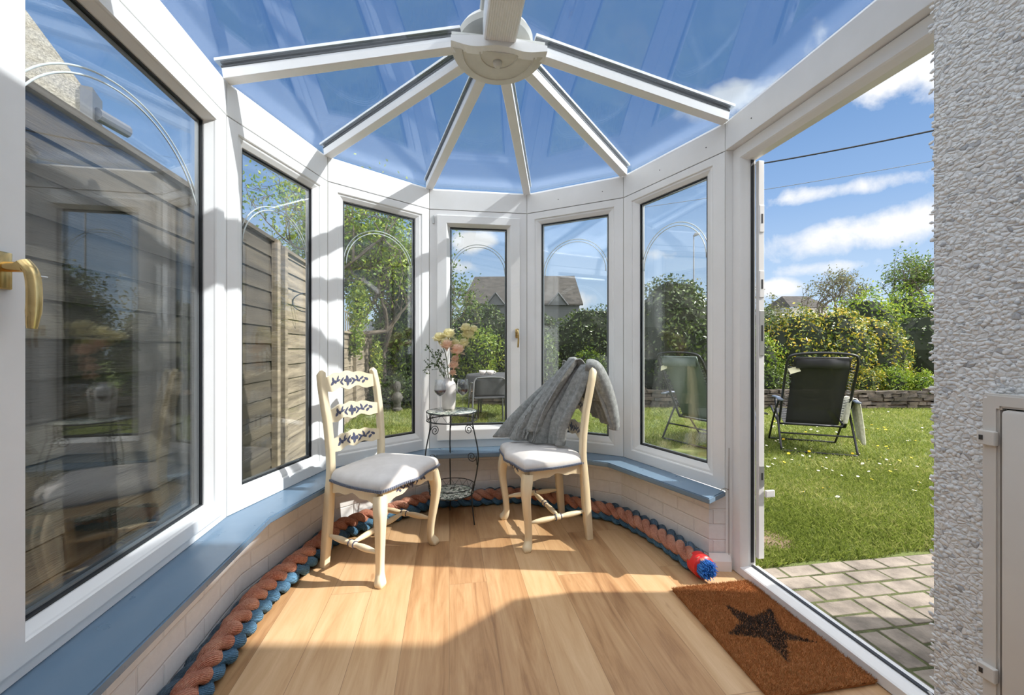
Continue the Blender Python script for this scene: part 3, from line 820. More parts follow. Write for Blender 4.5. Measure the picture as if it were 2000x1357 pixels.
# floor: slab rotated with the boards
bm = new()
Mf = Matrix.Rotation(WR, 4, 'Z'); Mfi = Mf.inverted()
fl = [L0, A, B, C_, D, E, F+V(.05, 0), R0+V(.05, 0)]
pts = [Mfi @ V(p.x, p.y, 0) for p in fl]
prism(bm, [(p.x, p.y) for p in pts], -.12, 0)
fo = obj('floor', bm, 'oak_floor', kind='structure'); fo.rotation_euler = (0, 0, WR)

# ------------------------------------------------------------------ door opening on the right
DJ = F + V(.038, .0)   # inner face of the door frame at its far end
Dn = on_dir(DJ, Rdir, .93)
Md, Ld = seg_frame(DJ, Dn)
door = empty('door_1', (DJ.x, DJ.y, 0), kind='structure')
Mdi = Matrix.Translation(-door.location) @ Md
bm = new()
ring_sweep(bm, .0, Ld, .001, Z_SEAM-.003, .072, .072, .052, .072, [(0, -.07), (0, -.001), (.03, .0), (.72, .0), (.80, -.006), (1, -.03), (1, -.07)], Mdi)
obj('frame', bm, 'upvc', door)
# threshold drip and outer rebate with keeps
bm = new(); box(bm, (Ld/2, -.078, .036), (Ld-.14, .018, .030), Mdi, bev=.003); box(bm, (.084, -.085, 1.07), (.020, .030, 1.95), Mdi, bev=.002)
obj('rebate', bm, 'upvc', door)
bm = new(); box(bm, (.0735, -.052, 1.07), (.003, .016, 2.0), Mdi); box(bm, (Ld/2, -.052, .0565), (Ld-.15, .014, .003), Mdi)
obj('weather_seal', bm, 'gasket', door)
for z, h_, mm in ((1.76, .13, 'upvc'), (1.44, .13, 'upvc'), (1.20, .22, 'steel'), (.50, .10, 'steel')):
    bm = new(); box(bm, (.0955, -.086, z), (.004, .024, h_), Mdi, bev=.001)
    k = obj('lock_keep', bm, mm, door)
    bm = new(); box(bm, (.0977, -.086, z), (.0015, .009, h_*.35), Mdi); obj('bolt_slot', bm, 'black_mark', k)
bm = new(); box(bm, (.10, -.125, .415), (.012, .05, .035), Mdi, bev=.004); obj('door_stay', bm, 'upvc', door)
# filler between the corner and the door frame
bm = new(); Mp, Lp = seg_frame(F, DJ)
prism(bm, [(F.x+.001, F.y-.003), (DJ.x, DJ.y-.001), (DJ.x+.06, DJ.y+.06), (F.x+.03, F.y+.05)], .0, Z_SEAM)
obj('trim_%d' % tn, bm, 'upvc', kind='structure'); tn += 1
bm = new()
tube(bm, catmull([V(1.100, 2.093, .02), V(1.1015, 2.0945, .2), V(1.1005, 2.0935, .42), V(1.102, 2.095, .62)], 6), .0016, 6)
tube(bm, catmull([V(1.050, 2.085, .405), V(1.075, 2.088, .418), V(1.10, 2.094, .408)], 6), .002, 6)
obj('trim_%d' % tn, bm, 'seal', kind='structure'); tn += 1

# ------------------------------------------------------------------ roughcast pier with meter box
PC = V(1.012, 1.0); PN = PC + Rdir*1.9
pout = V(1.5, 1.06)
bm = new()
n_u, n_v = 40, 60
prism(bm, [tuple(PC), tuple(pout), tuple(pout+Rdir*1.96), tuple(PN)], -.08, 3.3)
bmesh.ops.bevel(bm, geom=[e for e in bm.edges if abs(e.verts[0].co.z-e.verts[1].co.z) > 1], offset=.012, segments=3, affect='EDGES')
obj('wall_right', bm, 'spar_dash', kind='structure')
# pebbles standing proud on the near face and its corner
Mw, Lw = seg_frame(PC, PN)
rng = np.random.default_rng(3)
n = 6500
U = rng.uniform(.003, .40, n); Zs = rng.uniform(-.02, 2.5, n)
icos = bmesh.new(); bmesh.ops.create_icosphere(icos, subdivisions=1, radius=1)
iv = np.array([v.co[:] for v in icos.verts]); ifc = np.array([[v.index for v in f.verts] for f in icos.faces]); icos.free()
keep = ~((U > .112) & (Zs < 1.0))
U, Zs = U[keep], Zs[keep]; n = len(U)
S = np.stack([rng.uniform(.0035, .0085, n), rng.uniform(.0012, .0026, n), rng.uniform(.0025, .006, n)], 1)
ang = rng.uniform(-.7, .7, n)
loc = iv[None]*S[:, None]*rng.uniform(.8, 1.2, (n, len(iv), 1))
lx = loc[..., 0]*np.cos(ang)[:, None]-loc[..., 2]*np.sin(ang)[:, None]; lz = loc[..., 0]*np.sin(ang)[:, None]+loc[..., 2]*np.cos(ang)[:, None]
uu = U[:, None]+lx; vv = loc[..., 1]; ww = Zs[:, None]+lz
X = PC.x+uu*Mw[0][0]+vv*Mw[0][1]; Y = PC.y+uu*Mw[1][0]+vv*Mw[1][1]
vts = np.stack([X, Y, ww], -1).reshape(-1, 3); fcs = (np.arange(n)[:, None, None]*len(iv)+ifc[None]).ravel()
def _peb(n_, b, out):
    r = n_.node('ShaderNodeNewGeometry').outputs['Random Per Island']
    n_.put(b, 'Base Color', n_.ramp(r, [(0, (.88, .88, .87)), (.80, (.83, .83, .82)), (.94, (.66, .67, .68)), (1, (.48, .49, .51))])); b.inputs['Roughness'].default_value = .6
mat('pebble', fn=_peb)
wr = bpy.data.objects['wall_right']
o = obj('roughcast_stone', np_mesh('roughcast_stone', vts, fcs, 3), 'pebble', wr, kind='stuff')
for pl in (o.data,): pl.polygons.foreach_set('use_smooth', [True]*len(pl.polygons))
# meter box
mb = empty('meter_box', tuple(Mw @ V(.115, 0, .35)), label='cream white plastic utility meter box on the roughcast wall by the door', cat='meter box')
Mb = Matrix.Translation(-mb.location) @ Mw
bm = new(); rect_ring(bm, .115, .62, .20, 1.033, .028, .0015, .026, Mb)
bmesh.ops.bevel(bm, geom=[e for e in bm.edges], offset=.004, segments=2, affect='EDGES')
obj('surround', bm, 'meter_white', mb, smooth=40)
bm = new(); box(bm, (.368, .018, .619), (.440, .026, .766), Mb, bev=.008); obj('cover', bm, 'meter_white', mb, smooth=40)
bm = new(); box(bm, (.3675, .006, .6165), (.449, .008, .775), Mb); obj('recess', bm, 'black_mark', mb)
for z in (.940, .447):
    bm = new(); box(bm, (.128, .030, z), (.030, .012, .030), Mb, bev=.002)
    hg = obj('hinge', bm, 'meter_white', mb)
    bm = new(); box(bm, (.121, .0365, z), (.006, .002, .010), Mb); obj('hinge_hole', bm, 'black_mark', hg)

# house behind the viewer, and unseen blocks added at right to shade the floor
def block(name, x0, x1, y0, y1, z0, z1, m='house_render'):
    bm = new(); box(bm, ((x0+x1)/2, (y0+y1)/2, (z0+z1)/2), (x1-x0, y1-y0, z1-z0)); return obj(name, bm, m, kind='structure')
block('wall_back', -1.6, 1.6, BACK-.35, BACK-.02, -.1, 2.9)
block('wall_unseen_blocker', 2.15, 5.0, -4.0, 1.30, -.08, 3.4, 'house_render')  # unseen block put here to cast the near floor's shadow
bm = new()   # added out-of-view block, its profile shaped for the stepped floor shadow
prism(bm, [(1.301, -.08), (1.80, -.08), (1.78, 1.62), (1.70, 1.87), (1.301, 2.2)], 2.15, 2.6, M=Matrix(((0, 0, 1, 0), (1, 0, 0, 0), (0, 1, 0, 0), (0, 0, 0, 1))))
obj('wall_stepped_blocker', bm, 'house_render', kind='structure')
#@@PART2
# ------------------------------------------------------------------ chairs
def superpt(t_, hw_f, hw_b, d, bow):
    pass
def seat_outline(front, n=14, hwf=.245, hwb=.195, yb=-.40, bow=.03, side=.02):
    """closed outline; chair faces +y, front edge at y=0"""
    pts = []
    for k in range(n+1):                      # front, left to right, bowed
        s = -1+2*k/n; pts.append((s*hwf, bow*(1-s*s)+.012*math.cos(s*PI*2)*(1-abs(s))-.006))
    for k in range(1, n):
        s = k/n; pts.append((hwf+(hwb-hwf)*s+side*math.sin(PI*s), yb*s))
    for k in range(n+1):
        s = 1-2*k/n; pts.append((s*hwb, yb-.012*(1-s*s)))
    for k in range(1, n):
        s = 1-k/n; pts.append((-(hwf+(hwb-hwf)*s+side*math.sin(PI*s)), yb*s))
    return pts
def back_pt(z):
    """rear post centre line (y) and half spacing (x) by height"""
    tb = [(0, -.432, .195), (.20, -.412, .193), (.40, -.398, .190), (.50, -.390, .190), (.60, -.392, .192), (.75, -.408, .197), (.90, -.438, .201), (.975, -.456, .197), (1.02, -.466, .185)]
    for (z0, y0, x0), (z1, y1, x1) in zip(tb, tb[1:]):
        if z <= z1: s = (z-z0)/(z1-z0); return y0+(y1-y0)*s, x0+(x1-x0)*s
    return tb[-1][1:]
def petal(bm, c, ang, l, w, ny, y, mi, zc=0):
    """flat almond petal lying on the surface y at (x,z)"""
    pts = []
    for k in range(10):
        a = 2*PI*k/10; px, pz = l*math.cos(a), w*math.sin(a)*(1-.35*math.cos(a))
        pts.append((c[0]+px*math.cos(ang)-pz*math.sin(ang), c[1]+px*math.sin(ang)+pz*math.cos(ang)))
    vs = [bm.verts.new((x, y(x, z), z)) for x, z in pts]
    f = bm.faces.new(vs); f.material_index = mi
SPRAY = [(-.115, .002, .5, .014, .006), (-.098, -.008, 2.6, .013, .006), (-.085, .006, -.5, .017, .005), (-.062, -.002, .35, .017, .005), (-.058, .012, 1.0, .014, .005),
         (-.035, .004, .6, .018, .005), (-.03, -.010, -.7, .015, .005), (-.01, .0, .1, .014, .009), (.006, .013, 1.4, .013, .008), (.004, -.012, -1.3, .013, .008), (.017, .002, .2, .013, .008),
         (.04, .006, 2.4, .018, .005), (.045, -.008, -2.4, .016, .005), (.068, .004, 2.9, .017, .005), (.07, .014, 2.1, .014, .005), (.092, .0, .4, .013, .007), (.105, .010, 1.2, .012, .007), (.112, -.006, -.6, .013, .007)]
def make_chair():
    root = empty('dining_chair')
    # rear legs run on as back posts
    for s in (-1, 1):
        P = []; R = []
        for k in range(22):
            z = .985*k/21; y, x = back_pt(z); P.append(V(s*x, y, z))
            th = .0195 if z < .45 else .0185
            R.append((th+.004*math.sin(PI*min(z/.45, 1)), .0185+.003*math.sin(PI*min(z/.45, 1))))
        P.append(V(s*.182, back_pt(1.0)[0], 1.002)); R.append((.013, .014))
        bm = new(); q = .78
        sec = [(1, q), (q, 1), (-q, 1), (-1, q), (-1, -q), (-q, -1), (q, -1), (1, -q)]
        tube(bm, P, R, sec=sec, up=(0, 1, 0))
        for f in bm.faces:
            if len(f.verts) == 4 and f.calc_area() < 3.5e-4 and abs(f.normal.x*f.normal.y) > .1 and s: pass
        obj('rear_leg', bm, 'cream_paint', root, smooth=50)
    # cabriole front legs
    for s in (-1, 1):
        cx, cy = s*.222, -.022
        key = [(.425, 0.0, .027), (.385, .006, .029), (.34, .013, .027), (.28, .012, .0225), (.21, .004, .0205), (.13, -.006, .0185), (.06, -.009, .0180), (.03, -.002, .0215), (.012, .007, .0235), (0, .008, .0185)]
        P = [V(cx+s*o, cy+o, z) for z, o, r in key]; pp = catmull(P, 4)
        rr = catmull([V(r, 0, 0) for _, _, r in key], 4); R = [v.x for v in rr]
        q = .72; sec = [(1, q), (q, 1), (-q, 1), (-1, q), (-1, -q), (-q, -1), (q, -1), (1, -q)]
        bm = new(); tube(bm, pp, R, sec=sec, up=(0, 1, 0))
        obj('front_leg', bm, 'cream_paint', root, smooth=50)
    # apron rails with scalloped lower edge
    def rail(p, q, h, th, n, dip, name, spray=False, bowf=0.0):
        bm = new(); p, q = Vector(p), Vector(q); d = (q-p).normalized(); nrm = V(d.y, -d.x, 0); L = (q-p).length; rows = []
        yf = lambda s: bowf*(1-(2*s-1)**2)
        for k in range(n+1):
            s = k/n; c = p+d*L*s+nrm*yf(s); lo = h-dip*(.5-.5*math.cos(2*PI*s))*.9 + dip*.35*math.cos(6*PI*s)*math.sin(PI*s)
            rows.append([bm.verts.new(c+V(0, 0, .447)), bm.verts.new(c+V(0, 0, .447-lo)), bm.verts.new(c-nrm*th+V(0, 0, .447-lo)), bm.verts.new(c-nrm*th+V(0, 0, .447))])
        for P_, Q_ in zip(rows, rows[1:]):
            for j in range(4): bm.faces.new((P_[j], P_[(j+1) % 4], Q_[(j+1) % 4], Q_[j]))
        bm.faces.new(rows[0]); bm.faces.new(rows[-1][::-1])
        if spray:
            M = Matrix(((d.x, nrm.x, 0, (p+q).x/2), (d.y, nrm.y, 0, (p+q).y/2), (0, 0, 1, 0), (0, 0, 0, 1)))
            k0 = len(bm.verts)
            for x, z, a, l, w_ in SPRAY:
                petal(bm, (x, .422+z*.9), a, l, w_, 0, lambda X_, Z_: yf(.5+X_/L)+.0012, 1)
            bm.verts.ensure_lookup_table()
            for v in bm.verts[k0:]: v.co = M @ v.co
        return obj(name, bm, ['cream_paint', 'blue_paint'], root)
    rail((.222, -.002, 0), (-.222, -.002, 0), .068, .02, 24, .030, 'apron', True, .0)
    rail((.190, -.395, 0), (.236, -.03, 0), .062, .018, 20, .022, 'apron')
    rail((-.236, -.03, 0), (-.190, -.395, 0), .062, .018, 20, .022, 'apron')
    rail((-.18, -.41, 0), (.18, -.41, 0), .05, .018, 8, .0, 'apron')
    # padded seat
    out = seat_outline(0); c = V(0, -.19, 0); bm = new(); rings = []
    prof = [(1.0, .447), (1.012, .456), (1.015, .468), (1.0, .482), (.965, .494), (.90, .503), (.78, .512), (.6, .519), (.38, .524), (.16, .526)]
    for f, z in prof: rings.append([bm.verts.new((c.x+(x-c.x)*f, c.y+(y+.006-c.y)*f, z)) for x, y in out])
    n = len(out)
    for P_, Q_ in zip(rings, rings[1:]):
        for k in range(n): bm.faces.new((P_[k], P_[(k+1) % n], Q_[(k+1) % n], Q_[k]))
    bm.faces.new(rings[0][::-1]); bm.faces.new(rings[-1])
    cush = obj('seat_cushion', bm, 'seat_fabric', root, smooth=60)
    bm = new(); P = [V(c.x+(x-c.x)*1.022, c.y+(y+.006-c.y)*1.022, .4535) for x, y in out]
    tube(bm, P, (.007, .0035), 8, closed=True, up=(0, 0, 1))
    for k in range(0, 150):
        s = k/150*n; i = int(s); fpt = P[i].lerp(P[(i+1) % n], s-i); d = (fpt-c); d.z = 0; d.normalize()
        box(bm, tuple(fpt+d*.0035), (.005, .005, .011))
    obj('braid', bm, 'seat_braid', cush)
    # ladder slats
    for zc, hh in ((.618, .046), (.772, .048), (.935, .054)):
        bm = new(); n = 28; y0, x0 = back_pt(zc); rows = []
        yc = lambda x: y0-.030*(1-(x/x0)**2)+.004
        for k in range(n+1):
            s = -1+2*k/n; x = s*(x0-.008)
            c_ = max(math.cos(s*PI*.5), 0.0)
            top = hh*(.50+.62*c_**.7+.10*math.cos(4*PI*s)*c_)
            bot = -hh*(.72-.16*c_+.17*math.cos(3*PI*s)*c_**.5)
            th = .0075
            lean = -.10
            rows.append([bm.verts.new((x, yc(x)+th+top*lean, zc+top)), bm.verts.new((x, yc(x)+th+bot*lean, zc+bot)), bm.verts.new((x, yc(x)-th+bot*lean, zc+bot)), bm.verts.new((x, yc(x)-th+top*lean, zc+top))])
        for P_, Q_ in zip(rows, rows[1:]):
            for j in range(4): bm.faces.new((P_[j], P_[(j+1) % 4], Q_[(j+1) % 4], Q_[j]))
        bm.faces.new(rows[0]); bm.faces.new(rows[-1][::-1])
        for x, z, a, l, w_ in SPRAY:
            petal(bm, (x*1.12, zc+z*1.3+.010), a, l*1.1, w_*1.25, 0, lambda X_, Z_: yc(X_)+.0075+.0015+(Z_-zc)*-.10, 1)
        obj('back_slat', bm, ['cream_paint', 'blue_paint'], root)
    # turned H stretcher
    def turned(p, q, name, r=.0115):
        p, q = Vector(p), Vector(q); P, R = [], []
        for k in range(33):
            s = k/32; P.append(p.lerp(q, s)); a = abs(s-.5)*2
            rr = r*(.62+.75*math.sin(PI*min(1, a*1.05+.02))**1.0) if a > .12 else r*1.5
            if .12 <= a < .2: rr = r*1.05
            R.append(rr)
        bm = new(); tube(bm, P, R, 12)
        for f in (.455, .545):
            a = p.lerp(q, f-.006); b = p.lerp(q, f+.006); tube(bm, [a, b], r*1.62, 12, mi=1)
        return obj(name, bm, ['cream_paint', 'blue_paint'], root, smooth=50)
    zs = .155
    yb, xb = back_pt(zs)
    for s in (-1, 1): turned((s*xb, yb+.01, zs+.01), (s*.218, -.032, zs-.005), 'stretcher')
    turned((-.205, -.225, zs+.004), (.205, -.225, zs+.004), 'stretcher')
    return root
ch1 = make_chair(); KIDS[ch1.name] = list(ch1.children)
for o_ in list(ch1.children): KIDS[o_.name] = [c for c in bpy.data.objects if c.parent == o_]
ch2 = copy_tree(ch1)
tag(ch1, 'cream painted dining chair left of the wire stand, back bare with blue floral slats', 'chair', 'cream floral ladder-back chairs')
tag(ch2, 'cream painted dining chair right of the wire stand, its back covered by the grey throw', 'chair', 'cream floral ladder-back chairs')
ch2.name = 'dining_chair.001'; ch1.scale = (1, .93, 1); ch2.scale = (1, .97, 1)
# origin = middle of the front edge on the floor
f1 = V(.923, -.384); ch1.location = (-.537+f1.x*.016, 2.163+f1.y*.016, 0); ch1.rotation_euler = (0, 0, math.atan2(f1.y, f1.x)-PI/2)
f2 = V(-.953, -.303); ch2.location = (.014+f2.x*.016, 2.506+f2.y*.016, 0); ch2.rotation_euler = (0, 0, math.atan2(f2.y, f2.x)-PI/2)

# ------------------------------------------------------------------ grey throw over the right chair
Mc = Matrix.Translation(Vector(ch2.location)) @ Matrix.Rotation(ch2.rotation_euler[2], 4, 'Z')   # chair space: x across, y forward, z up
th = empty('throw_blanket', (ch2.location.x+.35, ch2.location.y+.1, .5), label='grey woollen fringed throw draped over the back of the right chair', cat='throw')
Mti = Matrix.Translation(-th.location) @ Mc
def drape(front, top, back, nu, nv, folds, amp, phase=0.0, seed=1, sag=.02):
    """front/top/back: functions of u giving chair-space points; returns grid"""
    rg = random.Random(seed); ph = [rg.uniform(0, 6.28) for _ in range(6)]; G = []
    for i in range(nu+1):
        u = i/nu; a, t1, b = front(u), top(u), back(u); row = []
        key = [a, a.lerp(t1, .33)+V(0, .02+sag, -.01), a.lerp(t1, .68)+V(0, .012, .012), t1+V(0, .026, -.02), t1+V(0, .004, .012), t1+V(0, -.026, -.018), b.lerp(t1, .6)+V(0, -.015, 0), b]
        cm = catmull(key, nv//7)
        for j, p in enumerate(cm):
            v = j/(len(cm)-1)
            spread = 1-.55*math.exp(-((v-.55)/.16)**2)
            w1 = math.sin(2*PI*folds*u+ph[0]+1.6*v)+.45*math.sin(2*PI*folds*1.9*u+ph[1]-2.2*v)+.3*math.sin(2*PI*3.1*u*folds+ph[2]+5*v)
            w2 = math.cos(2*PI*folds*u+ph[0]+1.6*v)
            row.append(p+V(amp*.55*w2*spread, amp*w1*spread*(1 if v < .55 else -1)+phase, amp*.25*w1*math.sin(PI*v)))
        G.append(row)
    return G
def cloth(G, name, m, parent, thick=.007, M=Mti, fuzz=.0015, uvs=False, lo=1):
    bm = new(); vs = [[bm.verts.new(M @ p) for p in r] for r in G]
    lay = bm.loops.layers.uv.verify() if uvs else None
    for i in range(len(G)-1):
        for j in range(len(G[0])-1):
            f = bm.faces.new((vs[i][j], vs[i+1][j], vs[i+1][j+1], vs[i][j+1]))
            if lay:
                for lp, (a, b) in zip(f.loops, ((i, j), (i+1, j), (i+1, j+1), (i, j+1))): lp[lay].uv = (a/len(G), b/len(G[0]))
    me = bpy.data.meshes.new(name); bm.normal_update(); bm.to_mesh(me); bm.free(); me.materials.append(MATS[m])
    me.polygons.foreach_set('use_smooth', [True]*len(me.polygons))
    o = bpy.data.objects.new(name, me); COL.objects.link(o); o.parent = parent
    sd = o.modifiers.new('solid', 'SOLIDIFY'); sd.thickness = thick; sd.offset = 0
    if lo: ss = o.modifiers.new('sub', 'SUBSURF'); ss.levels = lo; ss.render_levels = lo
    return o
# chair space: near side of the picture is +x? the chair faces left, so chair +x is the far side
def fr(u): return V(.235-.33*u, -.10-.20*u**1.2, .535+.004*math.sin(9*u)) + V(.03*(1-u), .11*(1-u), 0)
def tp(u): return V(.19-.355*u, -.452+.02*math.sin(PI*u), .992+.034*math.sin(PI*min(u*1.1, 1)))
def bk(u): return V(.16-.36*u, -.545-.06*u-.05*(1-u), .70-.07*u)
G1 = drape(fr, tp, bk, 72, 56, 3.3, .029, seed=4)
body = cloth(G1, 'blanket_cloth', 'throw_wool', th, .012)
# inner gathered layer with the fringe edge showing in the middle
def fr2(u): return V(.07-.10*u, -.115-.075*u, .625-.02*u)
def tp2(u): return V(.03-.13*u, -.43, 1.040+.008*math.sin(PI*u))
def bk2(u): return V(.02-.20*u, -.55, .80)
G2 = drape(fr2, tp2, bk2, 40, 49, 1.6, .020, phase=.030, seed=9, sag=.01)
cloth(G2, 'blanket_fold', 'throw_wool', th, .009)
# rolled end hanging outside the back, on the near side
def frb(u): return V(-.15-.03*u, -.53-.03*u, .97)
bm = new()
P = catmull([V(-.13, -.43, 1.020), V(-.155, -.475, 1.005), V(-.160, -.525, .91), V(-.155, -.575, .79), V(-.16, -.605, .67), V(-.16, -.605, .625)], 8)
n = len(P); R = [(.022+.030*math.sin(PI*min(1, .15+k/n*.9)), .042+.018*math.sin(2.2*k/n)) for k in range(n)]; R[-1] = (.015, .02); R[-2] = (.03, .04)
tube(bm, [Mti @ p for p in P], R, 18)
o = obj('blanket_roll', bm, 'throw_wool', th, smooth='all')
# fringe tassels
bm = new(); rg = random.Random(5)
def tassel(bm, p, L, r=.0045, dx=0, dy=0):
    pts = [p]; 
    for k in range(1, 7): pts.append(p+V(dx*k/6+rg.uniform(-.004, .004), dy*k/6+rg.uniform(-.003, .003), -L*k/6))
    pts = catmull(pts, 3); tube(bm, [Mti @ q for q in pts], [r*(.8+.35*math.sin(i*1.9)) if i < len(pts)-2 else r*.5 for i in range(len(pts))], 6)
for k in range(11):
    u = k/10; p = G2[int(u*36)][0]; tassel(bm, p+V(0, .004, .012), .07+rg.uniform(-.01, .0), dx=.004*rg.uniform(-1, 1), dy=.02)
for k in range(16):
    s = k/15; gi = G2[2+int(s*5)][5+int(s*26)]; tassel(bm, gi+V(.0, .036, .0), .08+rg.uniform(-.015, .02), .004, dx=.02, dy=.012)
obj('fringe', bm, 'throw_wool', th, smooth='all')

# ------------------------------------------------------------------ wire plant stand
TC = V(-.394, 2.70); TZ = .718
st = empty('wire_plant_stand', (TC.x, TC.y, 0), label='round dark wire plant stand with mosaic top and lower shelf', cat='plant stand')
def circ(r, z, n=40, ph=0): return [V(r*math.cos(2*PI*k/n+ph), r*math.sin(2*PI*k/n+ph), z) for k in range(n)]
bm = new(); lathe(bm, [(.157, -.010), (.160, -.008), (.160, 0), (.157, .002)], (0, 0, TZ-.002), 40); obj('table_top', bm, 'mosaic', st, smooth=40)
bm = new()
tube(bm, circ(.163, TZ-.004), .0035, 8, closed=True); tube(bm, circ(.163, TZ-.060), .003, 8, closed=True); tube(bm, circ(.150, TZ-.060), .002, 6, closed=True)
for k in range(12):
    a, b = 2*PI*k/12, 2*PI*(k+.5)/12; c_ = 2*PI*(k+1)/12
    tube(bm, [V(.163*math.cos(a), .163*math.sin(a), TZ-.06), V(.163*math.cos(b), .163*math.sin(b), TZ-.006), V(.163*math.cos(c_), .163*math.sin(c_), TZ-.06)], .0014, 5)
obj('top_ring', bm, 'iron', st, smooth=40)
sz = .185
bm = new(); lathe(bm, [(.138, -.006), (.140, 0), (.138, .002)], (0, 0, sz), 40); obj('shelf', bm, 'mosaic', st, smooth=40)
bm = new(); tube(bm, circ(.143, sz), .003, 8, closed=True); tube(bm, circ(.150, sz+.045), .0028, 8, closed=True)
for k in range(16):
    a, b, c_ = 2*PI*k/16, 2*PI*(k+.5)/16, 2*PI*(k+1)/16
    tube(bm, [V(.143*math.cos(a), .143*math.sin(a), sz), V(.150*math.cos(b), .150*math.sin(b), sz+.043), V(.143*math.cos(c_), .143*math.sin(c_), sz)], .0014, 5)
obj('shelf_rail', bm, 'iron', st, smooth=40)
angs = [math.atan2(2.63-2.70, -.24+.394), math.atan2(2.59-2.70, -.514+.394), math.atan2(2.86-2.70, -.428+.394)]
for a in angs:
    R_ = lambda r, z: V(r*math.cos(a), r*math.sin(a), z)
    bm = new(); tube(bm, catmull([R_(.163, TZ-.01), R_(.158, TZ-.075), R_(.170, TZ-.13), R_(.193, TZ-.23), R_(.196, TZ-.31), R_(.178, TZ-.42), R_(.155, sz+.04), R_(.150, sz), R_(.158, .09), R_(.170, .0)], 5), .0042, 8)
    lg = obj('leg', bm, 'iron', st, smooth='all')
    # scrolls in the leg's own plane
    for (r0, z0, s, fl) in ((.128, TZ-.115, .032, 1), (.150, TZ-.285, .034, -1)):
        bm = new()
        pts = [R_(r0+s*(1-k/34*.82)*math.cos(fl*(k*.33)+.2), z0+s*(1-k/34*.82)*math.sin(fl*(k*.33)+.2)) for k in range(34)]
        pts = [R_(.160 if fl > 0 else .188, z0+fl*.05)] + pts; tube(bm, catmull(pts, 2), .0026, 6)
        obj('scroll', bm, 'iron', lg, smooth='all')
# vase
vx, vy = -.420, 2.745
vs_ = empty('ceramic_vase', (vx, vy, TZ), label='white ribbed ceramic vase holding cream flowers on the wire stand', cat='vase')
bm = new()
prof = [(.0, .001), (.036, .001), (.041, .006), (.044, .03), (.047, .09), (.050, .14), (.049, .162), (.042, .178), (.034, .187), (.031, .20), (.036, .209), (.032, .208), (.027, .196), (.030, .18), (.042, .15), (.0, .14)]
rings = []
for r, z in prof:
    rings.append([bm.verts.new((max(r, 1e-4)*(1+.028*math.sin(6*(2*PI*k/48)+z*22)*(1 if .01 < z < .17 else 0))*math.cos(2*PI*k/48), max(r, 1e-4)*(1+.028*math.sin(6*(2*PI*k/48)+z*22)*(1 if .01 < z < .17 else 0))*math.sin(2*PI*k/48), z)) for k in range(48)])
for P_, Q_ in zip(rings, rings[1:]):
    for k in range(48): bm.faces.new((P_[k], P_[(k+1) % 48], Q_[(k+1) % 48], Q_[k]))
obj('vase_body', bm, 'ceramic', vs_, smooth='all')
# flowers: a stem with ruffled blooms, and leafy sprigs
def ppt(x, y, Y): return V((x-1000)/806*Y, Y, CAMZ-(y-678.5)*Y/806)
def ruffle(bm, c, r, m):
    rg2 = random.Random(int(abs(c.x)*9999+c.z*777))
    for k in range(30):
        zc = 1-1.55*(k+.5)/30; a = k*2.4; d = V(math.sqrt(max(0, 1-zc*zc))*math.cos(a), math.sqrt(max(0, 1-zc*zc))*math.sin(a), zc)
        side = d.cross(V(0, 0, 1)).normalized(); up = side.cross(d); lay = .72+.28*((k*7) % 3)/2; s_ = r*.52; rows = []
        for i in range(4):
            row = []; l = i/3
            for j in range(4):
                w_ = (j-1.5)/1.5
                row.append(bm.verts.new(c + d*(r*lay*(.35+.65*l) + .10*r*math.sin(w_*4+k)*l) + side*(w_*s_*(.3+.7*l)) + up*(s_*.75*(l-.5)*(1-.25*w_*w_))))
            rows.append(row)
        for i in range(3):
            for j in range(3): bm.faces.new((rows[i][j], rows[i+1][j], rows[i+1][j+1], rows[i][j+1]))
vb = V(vx, vy, TZ+.15)
def flower(name, label, pts, blooms, m):
    root = empty(name, tuple(vb), label=label, cat='flower', group='flower stems in the white vase')
    bm = new(); tube(bm, [p-vb for p in catmull([vb]+pts, 6)], .0028, 6); obj('stem', bm, 'stem_green', root, smooth='all')
    for c, r in blooms:
        r *= 1.42; bm = new(); ruffle(bm, c-vb, r, m); tube(bm, [c-vb-V(0, 0, .002), c-vb-V(.0, 0, r*.8)], [r*.25, .002], 6)
        obj('bloom', bm, m, root, smooth='all')
Yv = 2.74
flower('flower_stem', 'cream flower stem leaning left over the vase, topmost blooms pale yellow', [ppt(876, 745, Yv), ppt(872, 700, Yv), ppt(862, 668, Yv)],
       [(ppt(858, 662, Yv), .032), (ppt(876, 655, Yv), .034), (ppt(870, 673, Yv-.02), .030), (ppt(889, 672, Yv), .024)], 'bloom_cream')
flower('flower_stem', 'tallest cream flower stem, leaning right out of the white vase', [ppt(884, 742, Yv), ppt(897, 700, Yv+.03), ppt(912, 660, Yv+.06)],
       [(ppt(909, 642, Yv+.05), .027), (ppt(914, 655, Yv+.06), .034), (ppt(925, 644, Yv+.06), .022), (ppt(906, 672, Yv+.04), .028)], 'bloom_cream')
flower('flower_stem', 'peach pink flower stem standing in the middle of the vase', [ppt(881, 745, Yv-.02), ppt(884, 715, Yv-.03), ppt(888, 690, Yv-.03)],
       [(ppt(873, 676, Yv-.04), .030), (ppt(893, 686, Yv-.04), .034), (ppt(886, 715, Yv-.04), .026), (ppt(889, 702, Yv-.04), .020), (ppt(884, 729, Yv-.04), .018)], 'bloom_peach')
